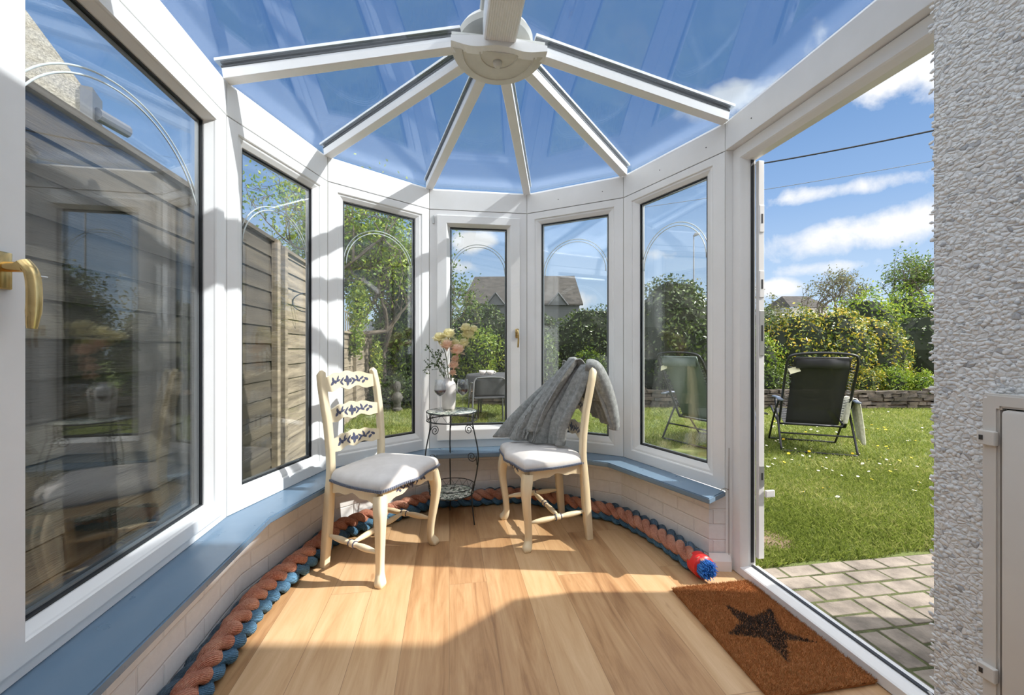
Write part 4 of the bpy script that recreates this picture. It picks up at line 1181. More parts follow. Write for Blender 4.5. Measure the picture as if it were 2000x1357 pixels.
def sprig(label, pts, seed, nl=26):
    root = empty('leafy_sprig', tuple(vb), label=label, cat='sprig', group='leafy sprigs in the white vase')
    P = catmull([vb]+pts, 10); bm = new(); tube(bm, [p-vb for p in P], .002, 6)
    rg2 = np.random.default_rng(seed); L_ = []
    for k in range(nl):
        i = int(len(P)*(.38+.6*k/nl)); i = min(i, len(P)-1); q = P[i]+Vector(rg2.normal(0, .018, 3))+V(0, 0, .005)
        tube(bm, [P[i]-vb, q-vb], .0009, 4); L_.append(q-vb); L_.append(q-vb+Vector(rg2.normal(0, .008, 3)))
    obj('stem', bm, 'stem_green', root)
    obj('leaves', leaves_mesh('leaves', [tuple(v) for v in L_], .019, None, .9, .55, rg2), 'sprig_leaf', root)
sprig('leafy green sprig arching far left out of the vase, the highest one', [ppt(868, 735, Yv), ppt(850, 700, Yv), ppt(832, 672, Yv)], 1)
sprig('leafy green sprig drooping left beside the vase, below the highest one', [ppt(866, 735, Yv), ppt(852, 712, Yv-.02), ppt(838, 712, Yv-.03), ppt(828, 728, Yv-.03)], 2, 20)
sprig('short leafy green sprig standing up just left of the vase neck', [ppt(872, 735, Yv), ppt(862, 705, Yv-.03), ppt(856, 690, Yv-.04)], 3, 26)
sprig('leafy green sprig reaching right behind the tallest cream stem', [ppt(884, 735, Yv+.02), ppt(898, 715, Yv+.06), ppt(912, 705, Yv+.09)], 6, 14)
# wine glasses
def wine_glass(x, y, label, R=.040, H=.205, fillz=.125):
    root = empty('wine_glass', (x, y, TZ), label=label, cat='wine glass', group='wine glasses on the wire stand')
    bm = new()
    o_ = [(.0, .0008), (.034, .0008), (.035, .002), (.012, .004), (.0038, .010), (.0032, .05), (.0034, .090), (.008, .097), (.022, .108), (R-.004, .125), (R, .138), (R*.95, .16), (R*.80, H)]
    i_ = [(R*.80-.0012, H), (R*.95-.0012, .16), (R-.0014, .138), (R-.0055, .126), (.021, .110), (.005, .100), (.0, .099)]
    lathe(bm, o_+i_, (0, 0, 0), 32, cap=False)
    obj('glass_bowl', bm, 'clear_glass', root, smooth='all')
    bm = new(); lathe(bm, [(.0, .1), (.005, .1008), (.0205, .1108), (R-.0062, .127), (R-.0022, .137), (R-.0020, fillz+.013), (.0, fillz+.013)], (0, 0, 0), 32, cap=False)
    obj('red_wine', bm, 'wine', root, smooth=50)
wine_glass(-.462, 2.655, 'wine glass half full of red wine, left of the white vase')
wine_glass(-.322, 2.700, 'wine glass half full of red wine, right of the white vase')

# ------------------------------------------------------------------ thick rope along the wall's foot
rb = [brick_in[i] for i in range(len(brick_in))]; rp = offset_plan(rb, .071)
path = [on_dir(rp[1], Ldir, y) for y in (.62, .9, 1.2, 1.5)] + [rp[1].lerp(rp[2], .03)+V(.006, -.01)] + [rp[1].lerp(rp[2], .5), rp[2]+V(.008, -.010), rp[2].lerp(rp[3], .5), rp[3]+V(.006, -.010), rp[3].lerp(rp[4], .5), rp[4]+V(-.004, -.008), rp[4].lerp(rp[5], .5), rp[5]+V(-.008, -.006)]
end = V(.936, 2.008)
path += [V(.795, 2.47), V(.868, 2.28), V(.915, 2.12), end]
path = catmull([V(p.x, p.y, .058) for p in path], 24)
# resample evenly
cum = [0]
for a, b in zip(path, path[1:]): cum.append(cum[-1]+(b-a).length)
Ltot = cum[-1]; N = int(Ltot/.0085); res = []; j = 0
for k in range(N+1):
    s = Ltot*k/N
    while j < len(cum)-2 and cum[j+1] < s: j += 1
    f = (s-cum[j])/max(cum[j+1]-cum[j], 1e-9); res.append(path[j].lerp(path[j+1], f))
rope = empty('thick_rope', tuple(res[-1]*1.0), label='thick plaited rope of orange and blue strands lying along the foot of the brick wall', cat='rope')
rope.location.z = 0
ro = Vector(rope.location)
frs = frames_along(res, (0, 0, 1))
PITCH, r_in = .150, .0180
def cord(phase, rad, m, nm):
    """a thick cord made of two plies, lying at a slow angle round the rope's middle"""
    for ply in (0, 1):
        pts = []
        for k, (p, T, u, v) in enumerate(frs):
            s = Ltot*k/N; s0 = Ltot-s
            roll = phase + .30*math.sin(s0*1.5+.3) + .14*math.sin(s0*4.9)
            sh = 1-.35*math.exp(-(s0/.075)**4)
            c = p + u*(sh*rad*math.cos(roll)) + v*(sh*rad*math.sin(roll))
            a = 2*PI*s/PITCH + ply*PI + phase*1.7 + .4*math.sin(s*6)
            q = c + (u*math.cos(a)+v*math.sin(a))*r_in*sh
            q.z = max(q.z, .0245); pts.append(q-ro)
        bm = new(); rr = [.0215+.0028*math.sin(2*PI*k/N*Ltot/PITCH*2+phase*2+ply*PI) + .0006*math.sin(k*2.3) for k in range(len(pts))]
        tube(bm, pts, rr, 12, uv=14.0)
        obj(nm, bm, m, rope, smooth='all')
cord(.60, .031, 'rope_orange', 'orange_strand')
cord(2.50, .031, 'rope_blue', 'blue_strand')
cord(-1.50, .031, 'rope_grey', 'blue_strand')
# whipped end
T = frs[-1][1]; pe = res[-1]-ro
bm = new(); P = [pe - T*.062 + T*(.062*k/9) for k in range(10)]
tube(bm, P, [.0540+.0016*math.sin(k*2.4) for k in range(10)], 26); obj('red_tape', bm, 'red_tape', rope, smooth='all')
bm = new(); rg = random.Random(2); u_, v_ = frs[-1][2], frs[-1][3]
tube(bm, [pe-T*.01, pe+T*.020], [.040, .028], 20)
for k in range(340):
    a = rg.uniform(0, 6.28); r = .043*math.sqrt(rg.random()); b_ = pe+u_*r*math.cos(a)+v_*r*math.sin(a)
    tip = b_+T*rg.uniform(.028, .045)+u_*rg.uniform(-.008, .008)+v_*rg.uniform(-.008, .008)
    tube(bm, [b_, b_.lerp(tip, .6)+V(0, 0, .002), tip], [.0022, .002, .0012], 5)
obj('frayed_end', bm, 'bright_blue', rope)

# ------------------------------------------------------------------ doormat
mc = [V(.745, 1.915), V(1.130, 1.980), V(1.220, 1.385), V(.825, 1.320)]      # far left, far right, near right, near left
mid = sum(mc, V(0, 0))/4
mat_ = empty('doormat', (mid.x, mid.y, 0), label='brown coir doormat with a black star lying inside the open door', cat='doormat')
L2 = [p-mid for p in mc]
bm = new(); prism(bm, [tuple(p) for p in L2[::-1]], .001, .012); obj('mat_backing', bm, 'coir_base', mat_)
def bil(u, v): return (L2[0]*(1-u)+L2[1]*u)*(1-v)+(L2[3]*(1-u)+L2[2]*u)*v
sc_img = [(1415, 1178), (1472, 1202), (1506, 1185), (1526, 1230), (1598, 1252), (1536, 1247), (1541, 1292), (1490, 1243), (1420, 1236), (1448, 1213)]
star = [V((x-1000)/806*(CAMZ-.02)*806/(y-678.5), (CAMZ-.02)*806/(y-678.5))-mid for x, y in sc_img]
def inside(p, poly):
    c = False; n = len(poly)
    for i in range(n):
        a, b = poly[i], poly[i-1]
        if (a.y > p[1]) != (b.y > p[1]) and p[0] < (b.x-a.x)*(p[1]-a.y)/(b.y-a.y)+a.x: c = not c
    return c
rg = np.random.default_rng(11); n = 52000
u = rg.random(n); v = rg.random(n)
e = rg.random(n); u[e < .02] = 0; v[(e > .02) & (e < .03)] = 0; u[(e > .03) & (e < .05)] = 1; v[(e > .05) & (e < .06)] = 1
l2 = np.array([tuple(p) for p in L2])
base = (l2[0]*(1-u)[:, None]+l2[1]*u[:, None])*(1-v)[:, None]+(l2[3]*(1-u)[:, None]+l2[2]*u[:, None])*v[:, None]
def fibres(name, pts, m, h=.013, z0=.011, w=.0016):
    n = len(pts); a = rg.uniform(0, 6.28, n); t_ = rg.normal(0, .0055, (n, 2)); hh = h*rg.uniform(.5, 1.2, n)
    v3 = np.empty((n, 3, 3)); dx = np.stack([np.cos(a), np.sin(a)], 1)*w
    v3[:, 0, :2] = pts-dx; v3[:, 1, :2] = pts+dx; v3[:, 2, :2] = pts+t_; v3[:, 0, 2] = v3[:, 1, 2] = z0-.003; v3[:, 2, 2] = z0+hh*.8
    return obj(name, np_mesh(name, v3.reshape(-1, 3), np.arange(n*3), 3), m, mat_, kind='stuff')
ins = np.array([inside(p, star) for p in base])
fibres('coir_pile', base[~ins], 'coir', z0=.010); fibres('black_star', base[ins], 'coir_dark')
mat_.children[1]['label'] = 'brown coir bristles'
# ================================================================== outdoors
# ground, patio
bm = new(); 
for (x0, x1, y0, y1) in ((-14, 22, -6, 60),):
    f = bm.faces.new([bm.verts.new(p) for p in ((x0, y0, GZ-.012), (x1, y0, GZ-.012), (x1, y1, GZ-.012), (x0, y1, GZ-.012))])
obj('ground', bm, 'turf', kind='structure')
PO = V(1.16, 2.24)                      # corner of the paved strip, courses run with the room
ax, ay = V(math.cos(WR), math.sin(WR)), V(math.sin(WR), -math.cos(WR))
def pw(a, b): p = PO + ax*a + ay*b; return p
bm = new(); q = [pw(-.10, 0), pw(2.6, 0), pw(2.6, 1.62), pw(-.02, 1.62)]
prism(bm, [tuple(p) for p in q], GZ-.05, GZ-.0065); obj('patio_bed', bm, 'moss', kind='structure')
bm = new(); rg = random.Random(8); Mp_ = Matrix(((ax.x, ay.x, 0, PO.x), (ax.y, ay.y, 0, PO.y), (0, 0, 1, 0), (0, 0, 0, 1)))
def pav(a, b, l, w_):
    j = rg.uniform(-.002, .002); box(bm, (a+l/2, b+w_/2, GZ-.018+j), (l-.013, w_-.013, .030), Mp_ @ Matrix.Translation((a+l/2, b+w_/2, 0)) @ Matrix.Rotation(rg.uniform(-.012, .012), 4, 'Z') @ Matrix.Translation((-a-l/2, -b-w_/2, 0)), bev=.004)
for r_ in range(3):
    for k in range(-1, 13): pav(k*.205-(r_ % 2)*.10+.1, r_*.104, .205, .104)
for r_ in range(6):
    for k in range(-1, 12):
        a, b = k*.208+.02, .312+r_*.208
        if (r_+k) % 2: pav(a, b, .208, .104); pav(a, b+.104, .208, .104)
        else: pav(a, b, .104, .208); pav(a+.104, b, .104, .208)
obj('patio_paving', bm, 'paver', kind='structure')
# raised bed
bm = new(); prism(bm, [(-.9, 8.85), (3.0, 8.35), (12.5, 8.2), (12.5, 12), (-.9, 12)], GZ, .16); obj('ground_bed', bm, 'soil', kind='structure')
bm = new(); lathe(bm, [(.16, .0), (.12, .004), (.0, .006)], (1.62, 2.62, GZ-.01), 20); obj('ground_patch', bm, 'soil', kind='structure')
# grass blades
rg = np.random.default_rng(21)
def blades(n, r0, r1, y0, y1, h, w_, pw_=1.0):
    s = rg.uniform(r0, r1, n); Y = y0+(y1-y0)*rg.random(n)**pw_; X = s*Y
    gap = np.exp(-(((X-1.60)/.20)**2+((Y-2.62)/.16)**2))+.8*np.exp(-(((X-1.85)/.10)**2+((Y-3.1)/.1)**2))+.6*np.exp(-(((X-2.6)/.16)**2+((Y-3.3)/.12)**2))
    # keep off the paving
    a = (X-PO.x)*ax.x+(Y-PO.y)*ax.y; b = (X-PO.x)*ay.x+(Y-PO.y)*ay.y
    ok = (rg.random(n) > gap*.92) & ~((b > -.015+.02*np.sin(a*9)) & (a > -.1))
    X, Y = X[ok], Y[ok]; n = len(X)
    cl = .6+.5*np.sin(X*3.1+1.3*np.sin(Y*2.3))*np.sin(Y*2.7)+.25*np.sin(X*11)*np.sin(Y*13)
    hh = h*np.clip(.75+.4*cl, .4, 1.5)*rg.uniform(.5, 1.25, n); ang = rg.uniform(0, 2*np.pi, n); W = w_*rg.uniform(.7, 1.2, n)
    v = np.empty((n, 4, 3)); dx, dy = np.cos(ang)*W, np.sin(ang)*W; t1 = rg.normal(0, .4, (n, 2))*hh[:, None]
    v[:, 0] = np.stack([X-dx, Y-dy, np.full(n, GZ-.014)], 1); v[:, 1] = np.stack([X+dx, Y+dy, np.full(n, GZ-.014)], 1)
    v[:, 2] = np.stack([X+dx*.7+t1[:, 0]*.45, Y+dy*.7+t1[:, 1]*.45, GZ-.012+hh*.6], 1); v[:, 3] = np.stack([X+t1[:, 0]*1.2, Y+t1[:, 1]*1.2, GZ-.012+hh], 1)
    f = (np.arange(n)[:, None]*4+np.array([0, 1, 2, 0, 2, 3])[None]).ravel()
    return v.reshape(-1, 3), f
parts = [blades(72000, .52, 1.30, 2.15, 4.2, .032, .0022), blades(75000, .50, 1.40, 4.2, 9.0, .042, .0042), blades(70000, -.46, .56, 5.0, 10.5, .045, .0045), blades(8000, .53, .72, 2.2, 3.0, .03, .002)]
vv, ff, o0 = [], [], 0
for v, f in parts: vv.append(v); ff.append(f+o0); o0 += len(v)
tag(obj('grass', np_mesh('grass', np.concatenate(vv), np.concatenate(ff), 3), 'blade'), 'short sunlit green grass of the lawn', 'grass', kind='stuff')
# daisies and dandelions
def flower_mesh(r, np_, m, ctr):
    bm = new(); tube(bm, [V(0, 0, -.03), V(0, 0, 0)], .0012, 4)
    for k in range(np_):
        a = 2*PI*k/np_; p = [(0, 0), (.6, -.22), (1, 0), (.6, .22)]
        f = bm.faces.new([bm.verts.new((r*(x*math.cos(a)-y*math.sin(a)), r*(x*math.sin(a)+y*math.cos(a)), .002+.002*x)) for x, y in p]); f.material_index = 1
    lathe(bm, [(.0, .006), (r*.32, .003), (r*.32, .0)], (0, 0, .001), 8, mi=2, cap=False)
    me = bpy.data.meshes.new('flower'); bm.to_mesh(me); bm.free()
    for k in ('stem_green', m, ctr): me.materials.append(MATS[k])
    return me
dm, ym = flower_mesh(.013, 12, 'petal_white', 'petal_yellow'), flower_mesh(.016, 16, 'petal_yellow', 'petal_yellow')
rr = random.Random(12)
clus = [(2.95, 4.15), (3.5, 4.3), (3.2, 4.9), (4.2, 6.2), (5.0, 6.0), (3.9, 4.0)]
for k in range(105):
    if k < 62:
        c = rr.choice(clus); x, y = rr.gauss(c[0], .28), rr.gauss(c[1], .24)
    else:
        y = rr.uniform(3.0, 7.6); x = y*rr.uniform(.60, 1.0)
    o = bpy.data.objects.new('daisy', dm); COL.objects.link(o); o.location = (x, y, GZ+rr.uniform(.020, .032)); o.rotation_euler = (rr.uniform(-.4, .4), rr.uniform(-.4, .4), rr.uniform(0, 6)); o.scale = [rr.uniform(.8, 1.25)]*3
    tag(o, 'small white daisy flower open in the lawn grass', 'daisy', 'daisies scattered over the lawn')
for k in range(30):
    y = rr.uniform(2.9, 7.4) if k > 8 else rr.uniform(4.4, 6.8); x = y*(rr.uniform(.6, 1.0) if k > 8 else rr.uniform(.8, .98))
    o = bpy.data.objects.new('dandelion', ym); COL.objects.link(o); o.location = (x, y, GZ+rr.uniform(.020, .035)); o.rotation_euler = (rr.uniform(-.4, .4), rr.uniform(-.4, .4), 0); o.scale = [rr.uniform(.8, 1.3)]*3
    tag(o, 'small yellow dandelion flower open in the lawn grass', 'dandelion', 'dandelions scattered over the lawn')

# dry stone edging
ws = empty('dry_stone_wall', (2, 8.3, GZ), label='low dark dry stone wall edging the raised flower bed', cat='stone wall')
rg = random.Random(4); bm = new()
def edge(t_): 
    x = -.9+13.4*t_; y = 8.85-.5*min(1, (x+.9)/3.9) if x < 3 else 8.35-.15*(x-3)/9.5
    return V(x, y)
for row in range(5):
    s = 0.0; z = GZ+row*.073
    while s < 1:
        l = rg.uniform(.14, .42)/13.4; a, b = edge(s), edge(min(s+l, 1)); c = (a+b)/2; d = (b-a); h = rg.uniform(.045, .085)
        Mx = Matrix.Translation((c.x-2, c.y-8.3-rg.uniform(-.02, .05), z+h/2-GZ+.002)) @ Matrix.Rotation(math.atan2(d.y, d.x)+rg.uniform(-.06, .06), 4, 'Z') @ Matrix.Rotation(rg.uniform(-.05, .05), 4, 'Y')
        vs = box(bm, (0, 0, 0), (max(d.length-.01, .05), .16, h*.95), Mx)
        for v in vs: v.co += V(rg.uniform(-.012, .012), rg.uniform(-.012, .012), rg.uniform(-.006, .006))
        s += l
obj('stones', bm, 'stone', ws)

# -------- planting
def P3(x, y, Y): return ((x-1000)/806*Y, Y, CAMZ-(y-678.5)*Y/806)
def blob(x0, x1, y0, y1, Y, depth=.5):
    """ellipsoid filling picture range at distance Y"""
    cx, cy, cz = P3((x0+x1)/2, (y0+y1)/2, Y); return (cx, cy, cz, (x1-x0)/2*Y/806, depth, (y1-y0)/2*Y/806)
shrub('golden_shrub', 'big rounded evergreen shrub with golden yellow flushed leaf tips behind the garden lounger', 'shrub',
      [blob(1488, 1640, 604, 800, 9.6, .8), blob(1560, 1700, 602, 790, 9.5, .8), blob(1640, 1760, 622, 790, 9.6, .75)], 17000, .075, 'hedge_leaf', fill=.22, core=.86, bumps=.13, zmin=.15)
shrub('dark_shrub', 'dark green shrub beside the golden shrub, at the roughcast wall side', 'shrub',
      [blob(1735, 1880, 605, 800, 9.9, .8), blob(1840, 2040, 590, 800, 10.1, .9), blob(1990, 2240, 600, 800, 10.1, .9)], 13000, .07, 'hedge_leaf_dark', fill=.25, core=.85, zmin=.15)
shrub('lime_shrub', 'bright lime green bush at the left edge of the door view', 'shrub', [blob(1425, 1520, 642, 790, 8.9, .4)], 3500, .06, 'lime_leaf', fill=.25, core=.82, zmin=.15)
shrub('dark_shrub', 'dark evergreen shrub peeping above the bright lime green bush', 'shrub', [blob(1440, 1530, 605, 760, 10.4, .5)], 3200, .07, 'hedge_leaf_dark', fill=.25, core=.85, zmin=.15)
for (a, b, c, d_, lab, m_) in ((1455, 1540, 700, 790, 'low strappy green plant over the stone wall left of the lounger', 'mid_leaf'), (1655, 1730, 715, 795, 'low bronze tinged plant over the stone wall just right of the lounger', 'hedge_leaf'),
                           (1710, 1780, 712, 790, 'low lime green plant over the stone wall between two others', 'lime_leaf'), (1765, 1830, 722, 790, 'low bright green plant over the stone wall beside the roughcast wall', 'lime_leaf')):
    shrub('bedding_plant', lab, 'plant', [blob(a, b, c, d_, 8.65, .26)], 1900, .07, m_, fill=.5, core=.6, aspect=.3, group='plants along the stone wall', zmin=.15)
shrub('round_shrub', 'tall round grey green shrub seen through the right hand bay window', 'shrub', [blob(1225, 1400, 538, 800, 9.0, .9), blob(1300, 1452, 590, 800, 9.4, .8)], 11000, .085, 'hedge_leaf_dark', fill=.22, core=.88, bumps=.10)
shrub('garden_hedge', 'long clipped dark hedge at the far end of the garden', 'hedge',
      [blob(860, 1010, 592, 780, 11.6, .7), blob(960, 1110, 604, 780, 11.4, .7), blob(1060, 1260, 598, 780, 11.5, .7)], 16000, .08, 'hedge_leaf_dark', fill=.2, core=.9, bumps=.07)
shrub('lime_shrub', 'lime green leafy bush behind the covered garden table', 'shrub', [blob(875, 985, 640, 745, 9.6, .4)], 2600, .085, 'lime_leaf', fill=.5, core=.6, aspect=.35, zmin=.15)
shrub('small_shrub', 'small bright green shrub at the left side of the fifth bay window', 'shrub', [blob(1040, 1090, 652, 790, 9.2, .3)], 1500, .075, 'mid_leaf', fill=.5, core=.6, zmin=.15)
shrub('yellow_shrub', 'small yellow leaved shrub in front of the dark hedge', 'shrub', [blob(1120, 1180, 682, 740, 9.6, .3)], 900, .07, 'lime_leaf', fill=.4, core=.7, zmin=.15)
shrub('small_shrub', 'low grey green shrub behind the throw covered chair', 'shrub', [blob(1150, 1215, 705, 790, 9.0, .35)], 1500, .06, 'mid_leaf', fill=.4, core=.7, zmin=.15)
shrub('leafy_shrub', 'tall leafy shrub at the end of the garden fence', 'shrub', [blob(738, 840, 545, 770, 9.5, .8), blob(725, 800, 600, 790, 9.0, .6)], 7000, .085, 'mid_leaf', fill=.35, core=.78)
shrub('low_shrub', 'low dark shrub beside the garden statue', 'shrub', [blob(722, 850, 735, 800, 8.4, .4)], 2600, .06, 'hedge_leaf_dark', fill=.4, core=.7)
shrub('low_shrub', 'low leafy shrub under the first tree, behind the wire stand flowers', 'shrub', [blob(828, 892, 610, 790, 9.9, .5)], 3200, .07, 'mid_leaf', fill=.35, core=.75)
shrub('distant_shrub', 'pale olive bushes on the skyline at the left of the door view', 'shrub', [blob(1400, 1490, 560, 725, 19, 1.2), blob(1470, 1545, 584, 725, 18, 1.2)], 4200, .13, 'olive_leaf', fill=.6, core=.5)
shrub('distant_shrub', 'broad green bushes under the windswept bare tree', 'shrub', [blob(1630, 1750, 568, 730, 15, 1.2), blob(1700, 1850, 562, 730, 15.5, 1.2), blob(1780, 1860, 580, 730, 14.5, 1)], 9000, .11, 'lime_leaf', fill=.35, core=.75)
shrub('distant_shrub', 'distant bushes behind the lamp post and round shrub', 'shrub', [blob(1280, 1480, 557, 719, 24, 1.5)], 3000, .17, 'olive_leaf', fill=.7, core=.5)
shrub('distant_shrub', 'distant trees left of the slate roofed house', 'shrub', [blob(790, 915, 560, 716, 26, 1.5)], 3000, .2, 'olive_leaf', fill=.7, core=.5)

# -------- trees with real branches
def tree(name, label, base, height, crown, leaf_m, nleaf, leaf, seed, lean=V(0, 0, 0), r0=.07, depth=5, spread=.75, pts_jit=.12, cat='tree', nbr=3, clear=.35):
    rg = random.Random(seed); root = empty(name, tuple(base), label=label, cat=cat); tips = []; bm = new()
    cc, cr = Vector(crown[:3])-Vector(base), Vector(crown[3:])
    def grow(p, d, L, r, lv):
        pts = [p]; n = 4
        for k in range(n):
            d = (d+Vector([rg.gauss(0, .13) for _ in range(3)])+lean*.12).normalized(); p = p+d*L/n; pts.append(p)
        tube(bm, pts, [max(r*(1-.4*k/n), .004) for k in range(n+1)], 5 if lv > 1 else 7, cap=False)
        if lv >= depth-2: tips.extend(pts[1:])
        if lv < depth:
            for k in range(nbr if lv < 2 else rg.choice((2, 3, 3))):
                tgt = cc+Vector([rg.uniform(-1, 1)*c for c in cr]); to = (tgt-p)
                to = to.normalized() if to.length > .01 else Vector((0, 0, 1))
                nd = (d*.55+to*.55+Vector([rg.gauss(0, spread*.5) for _ in range(3)])).normalized()
                grow(p, nd, L*rg.uniform(.62, .85), r*.58, lv+1)
    grow(Vector((0, 0, 0)), Vector((lean.x*.4, lean.y*.4, 1)).normalized(), height*clear, r0, 0)
    obj('trunk', bm, 'bark', root)
    if nleaf:
        rn_ = np.random.default_rng(seed); T_ = np.array([tuple(p) for p in tips]); pk = T_[rn_.integers(0, len(T_), nleaf)]+rn_.normal(0, pts_jit, (nleaf, 3))
        obj('leaves', leaves_mesh('leaves', pk, leaf, None, 1, .5, rn_), leaf_m, root)
    return root
def tb(x, Y): return V((x-1000)/806*Y, Y, GZ)
def crw(x0, x1, y0, y1, Y, d=1.0): b = blob(x0, x1, y0, y1, Y, d); return b
tree('windswept_tree', 'windswept nearly bare grey tree on the skyline beyond the hedge', tb(1600, 22), 5.5, crw(1545, 1715, 497, 560, 22, 1.5), 'olive_leaf', 1500, .13, 3, lean=V(.5, 0, 0), r0=.16, depth=6, pts_jit=.15, clear=.30)
tree('garden_tree', 'half bare green tree rising at the right of the door view', tb(1800, 16), 5, crw(1762, 1880, 490, 570, 16, 1.2), 'mid_leaf', 3200, .11, 8, r0=.12, depth=6, pts_jit=.14, clear=.32)
tree('yellow_green_tree', 'large yellow green tree behind the fence, spreading over the left bay windows', tb(668, 7.6), 4.6, crw(490, 800, 215, 540, 7.4, 1.3), 'lime_leaf', 12500, .07, 15, r0=.11, depth=6, pts_jit=.17, clear=.28, nbr=4)
tree('yellow_green_tree', 'slender yellow green tree behind the third bay window', tb(745, 8.6), 4.0, crw(690, 840, 330, 560, 8.6, 1.0), 'mid_leaf', 8000, .075, 22, r0=.08, depth=6, pts_jit=.17, clear=.28, nbr=4)
shrub('ivy', 'bright green ivy climbing over the trellis on the fence', 'ivy', [blob(676, 722, 545, 660, 6.9, .18), blob(682, 712, 640, 700, 6.8, .12), blob(722, 748, 660, 760, 8.2, .15)], 2600, .06, 'lime_leaf', fill=.8, core=.35)
shrub('ivy', 'dark climbing foliage high on the trellis behind the third bay window', 'ivy', [blob(655, 760, 430, 600, 8.0, .45)], 4200, .07, 'mid_leaf', fill=.7, core=0)

# -------- fence on the left
fd = V(-.168, 1).normalized(); FX0 = V(-1.55, 0)
def fp(y): return FX0 + fd*(y/fd.y)
def fence(name, label, y0, y1, z0, z1, m, exposure, posts, trellis=None):
    a, b = fp(y0), fp(y1); root = empty(name, (a.x, a.y, GZ), label=label, cat='fence')
    Mx, L = seg_frame(a, b)      # inward (n>0) faces the conservatory
    M = Matrix.Translation(-root.location) @ Mx
    bm = new(); z = z0; k = 0; rg = random.Random(int(y0*10)+3)
    while z < z1-.02:
        h = min(exposure, z1-z); cuts = [0.0]+[p-y0 for p in posts[1:-1]]+[L]
        for c0, c1 in zip(cuts, cuts[1:]):
            dz0, dz1 = rg.uniform(-.007, .007), rg.uniform(-.007, .007)
            pts = [(c0, .000, z+dz0), (c0, .022, z+dz0), (c0, .006, z+h+.02+dz0), (c0, .0, z+h+.02+dz0)]
            r1 = [bm.verts.new(M @ V(*p)) for p in pts]; r2 = [bm.verts.new(M @ V(c1-.004, p[1], p[2]+dz1-dz0)) for p in pts]
            for j in range(4): bm.faces.new((r1[j], r1[(j+1) % 4], r2[(j+1) % 4], r2[j]))
            bm.faces.new(r1[::-1]); bm.faces.new(r2)
        z += exposure
    obj('boards', bm, m, root)
    bm = new(); box(bm, (L/2, .012, z1+.012), (L, .07, .03), M); obj('top_rail', bm, m, root)
    for p in posts:
        bm = new(); box(bm, (min(max(p-y0, .04), L-.04), .045, (GZ+z1+.02)/2), (.07, .05, z1+.02-GZ), M); obj('post', bm, 'fence_wood', root)
        bm = new()
    if trellis:
        bm = new(); n = int(L/.13)
        for k in range(n+1): box(bm, (L*k/n, .01, z1+trellis/2), (.014, .014, trellis), M)
        box(bm, (L/2, .01, z1+trellis), (L, .016, .016), M)
        obj('trellis', bm, 'fence_wood', root)
    return root
fence('timber_fence', 'tall dark board fence outside the large left window', -2.0, 3.85, GZ, 2.08, 'shed_wood', .155, [-1.95, 3.80])
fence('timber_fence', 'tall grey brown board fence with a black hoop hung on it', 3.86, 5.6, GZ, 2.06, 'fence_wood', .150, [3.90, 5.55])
fence('timber_fence', 'lower board fence with open trellis on top, behind the left dining chair', 5.62, 10.6, GZ, 1.36, 'fence_wood', .15, [5.66, 7.1, 8.7, 10.5], trellis=.34)
hp = fp(4.24); hd = fd.orthogonal() if False else V(fd.x, fd.y)
hoop = empty('wire_hoop', (hp.x+.15, hp.y, 1.59), label='black wire hoop hanging on the tall grey brown fence', cat='hoop')
bm = new(); tube(bm, [V(.115*math.cos(a), .05*math.cos(a), .095*math.sin(a)) for a in [2*PI*k/32 for k in range(32)]], .006, 6, closed=True); obj('hoop_ring', bm, 'iron', hoop, smooth='all')
bm = new(); tube(bm, [V(-.16, -.01, .12), V(-.05, 0, .10), V(.0, 0, .095)], .004, 5); obj('hanger', bm, 'iron', hoop)

# -------- neighbouring house beyond the fence
nh = empty('neighbouring_house', (-4.7, 4.5, GZ), label='cream roughcast gable wall with grey gutter beyond the tall fence', cat='house')
d = V(-.87, -.5).normalized(); bk_ = V(-.5, .87)
def NH(t_, b, z): return V(d.x*t_+bk_.x*b, d.y*t_+bk_.y*b, z-GZ)
bm = new(); o_ = [(0, GZ), (0, 4.0), (2.2, 7.4), (5.5, 7.4), (5.5, GZ)]
a = [bm.verts.new(NH(t_, 0, z)) for t_, z in o_]; b = [bm.verts.new(NH(t_, .3, z)) for t_, z in o_]
bm.faces.new(a); bm.faces.new(b[::-1])
for k in range(5): bm.faces.new((a[k], a[(k+1) % 5], b[(k+1) % 5], b[k]))
obj('gable_wall', bm, 'cream_render', nh)
bm = new(); tube(bm, [NH(-.12, .02, 3.72), NH(-.30, .35, 3.72)], (.075, .06), 10); obj('gutter', bm, 'grey_gutter', nh)
bm = new(); a = [NH(0, -.03, 3.98), NH(-.10, -.03, 3.98), NH(-.10, -.03, 3.55), NH(0, -.03, 3.35)]
vs = [bm.verts.new(p) for p in a]; v2 = [bm.verts.new(p+V(bk_.x*.3, bk_.y*.3, 0)) for p in a]
bm.faces.new(vs); bm.faces.new(v2[::-1])
for k in range(4): bm.faces.new((vs[k], vs[(k+1) % 4], v2[(k+1) % 4], v2[k]))
obj('fascia', bm, 'grey_gutter', nh)

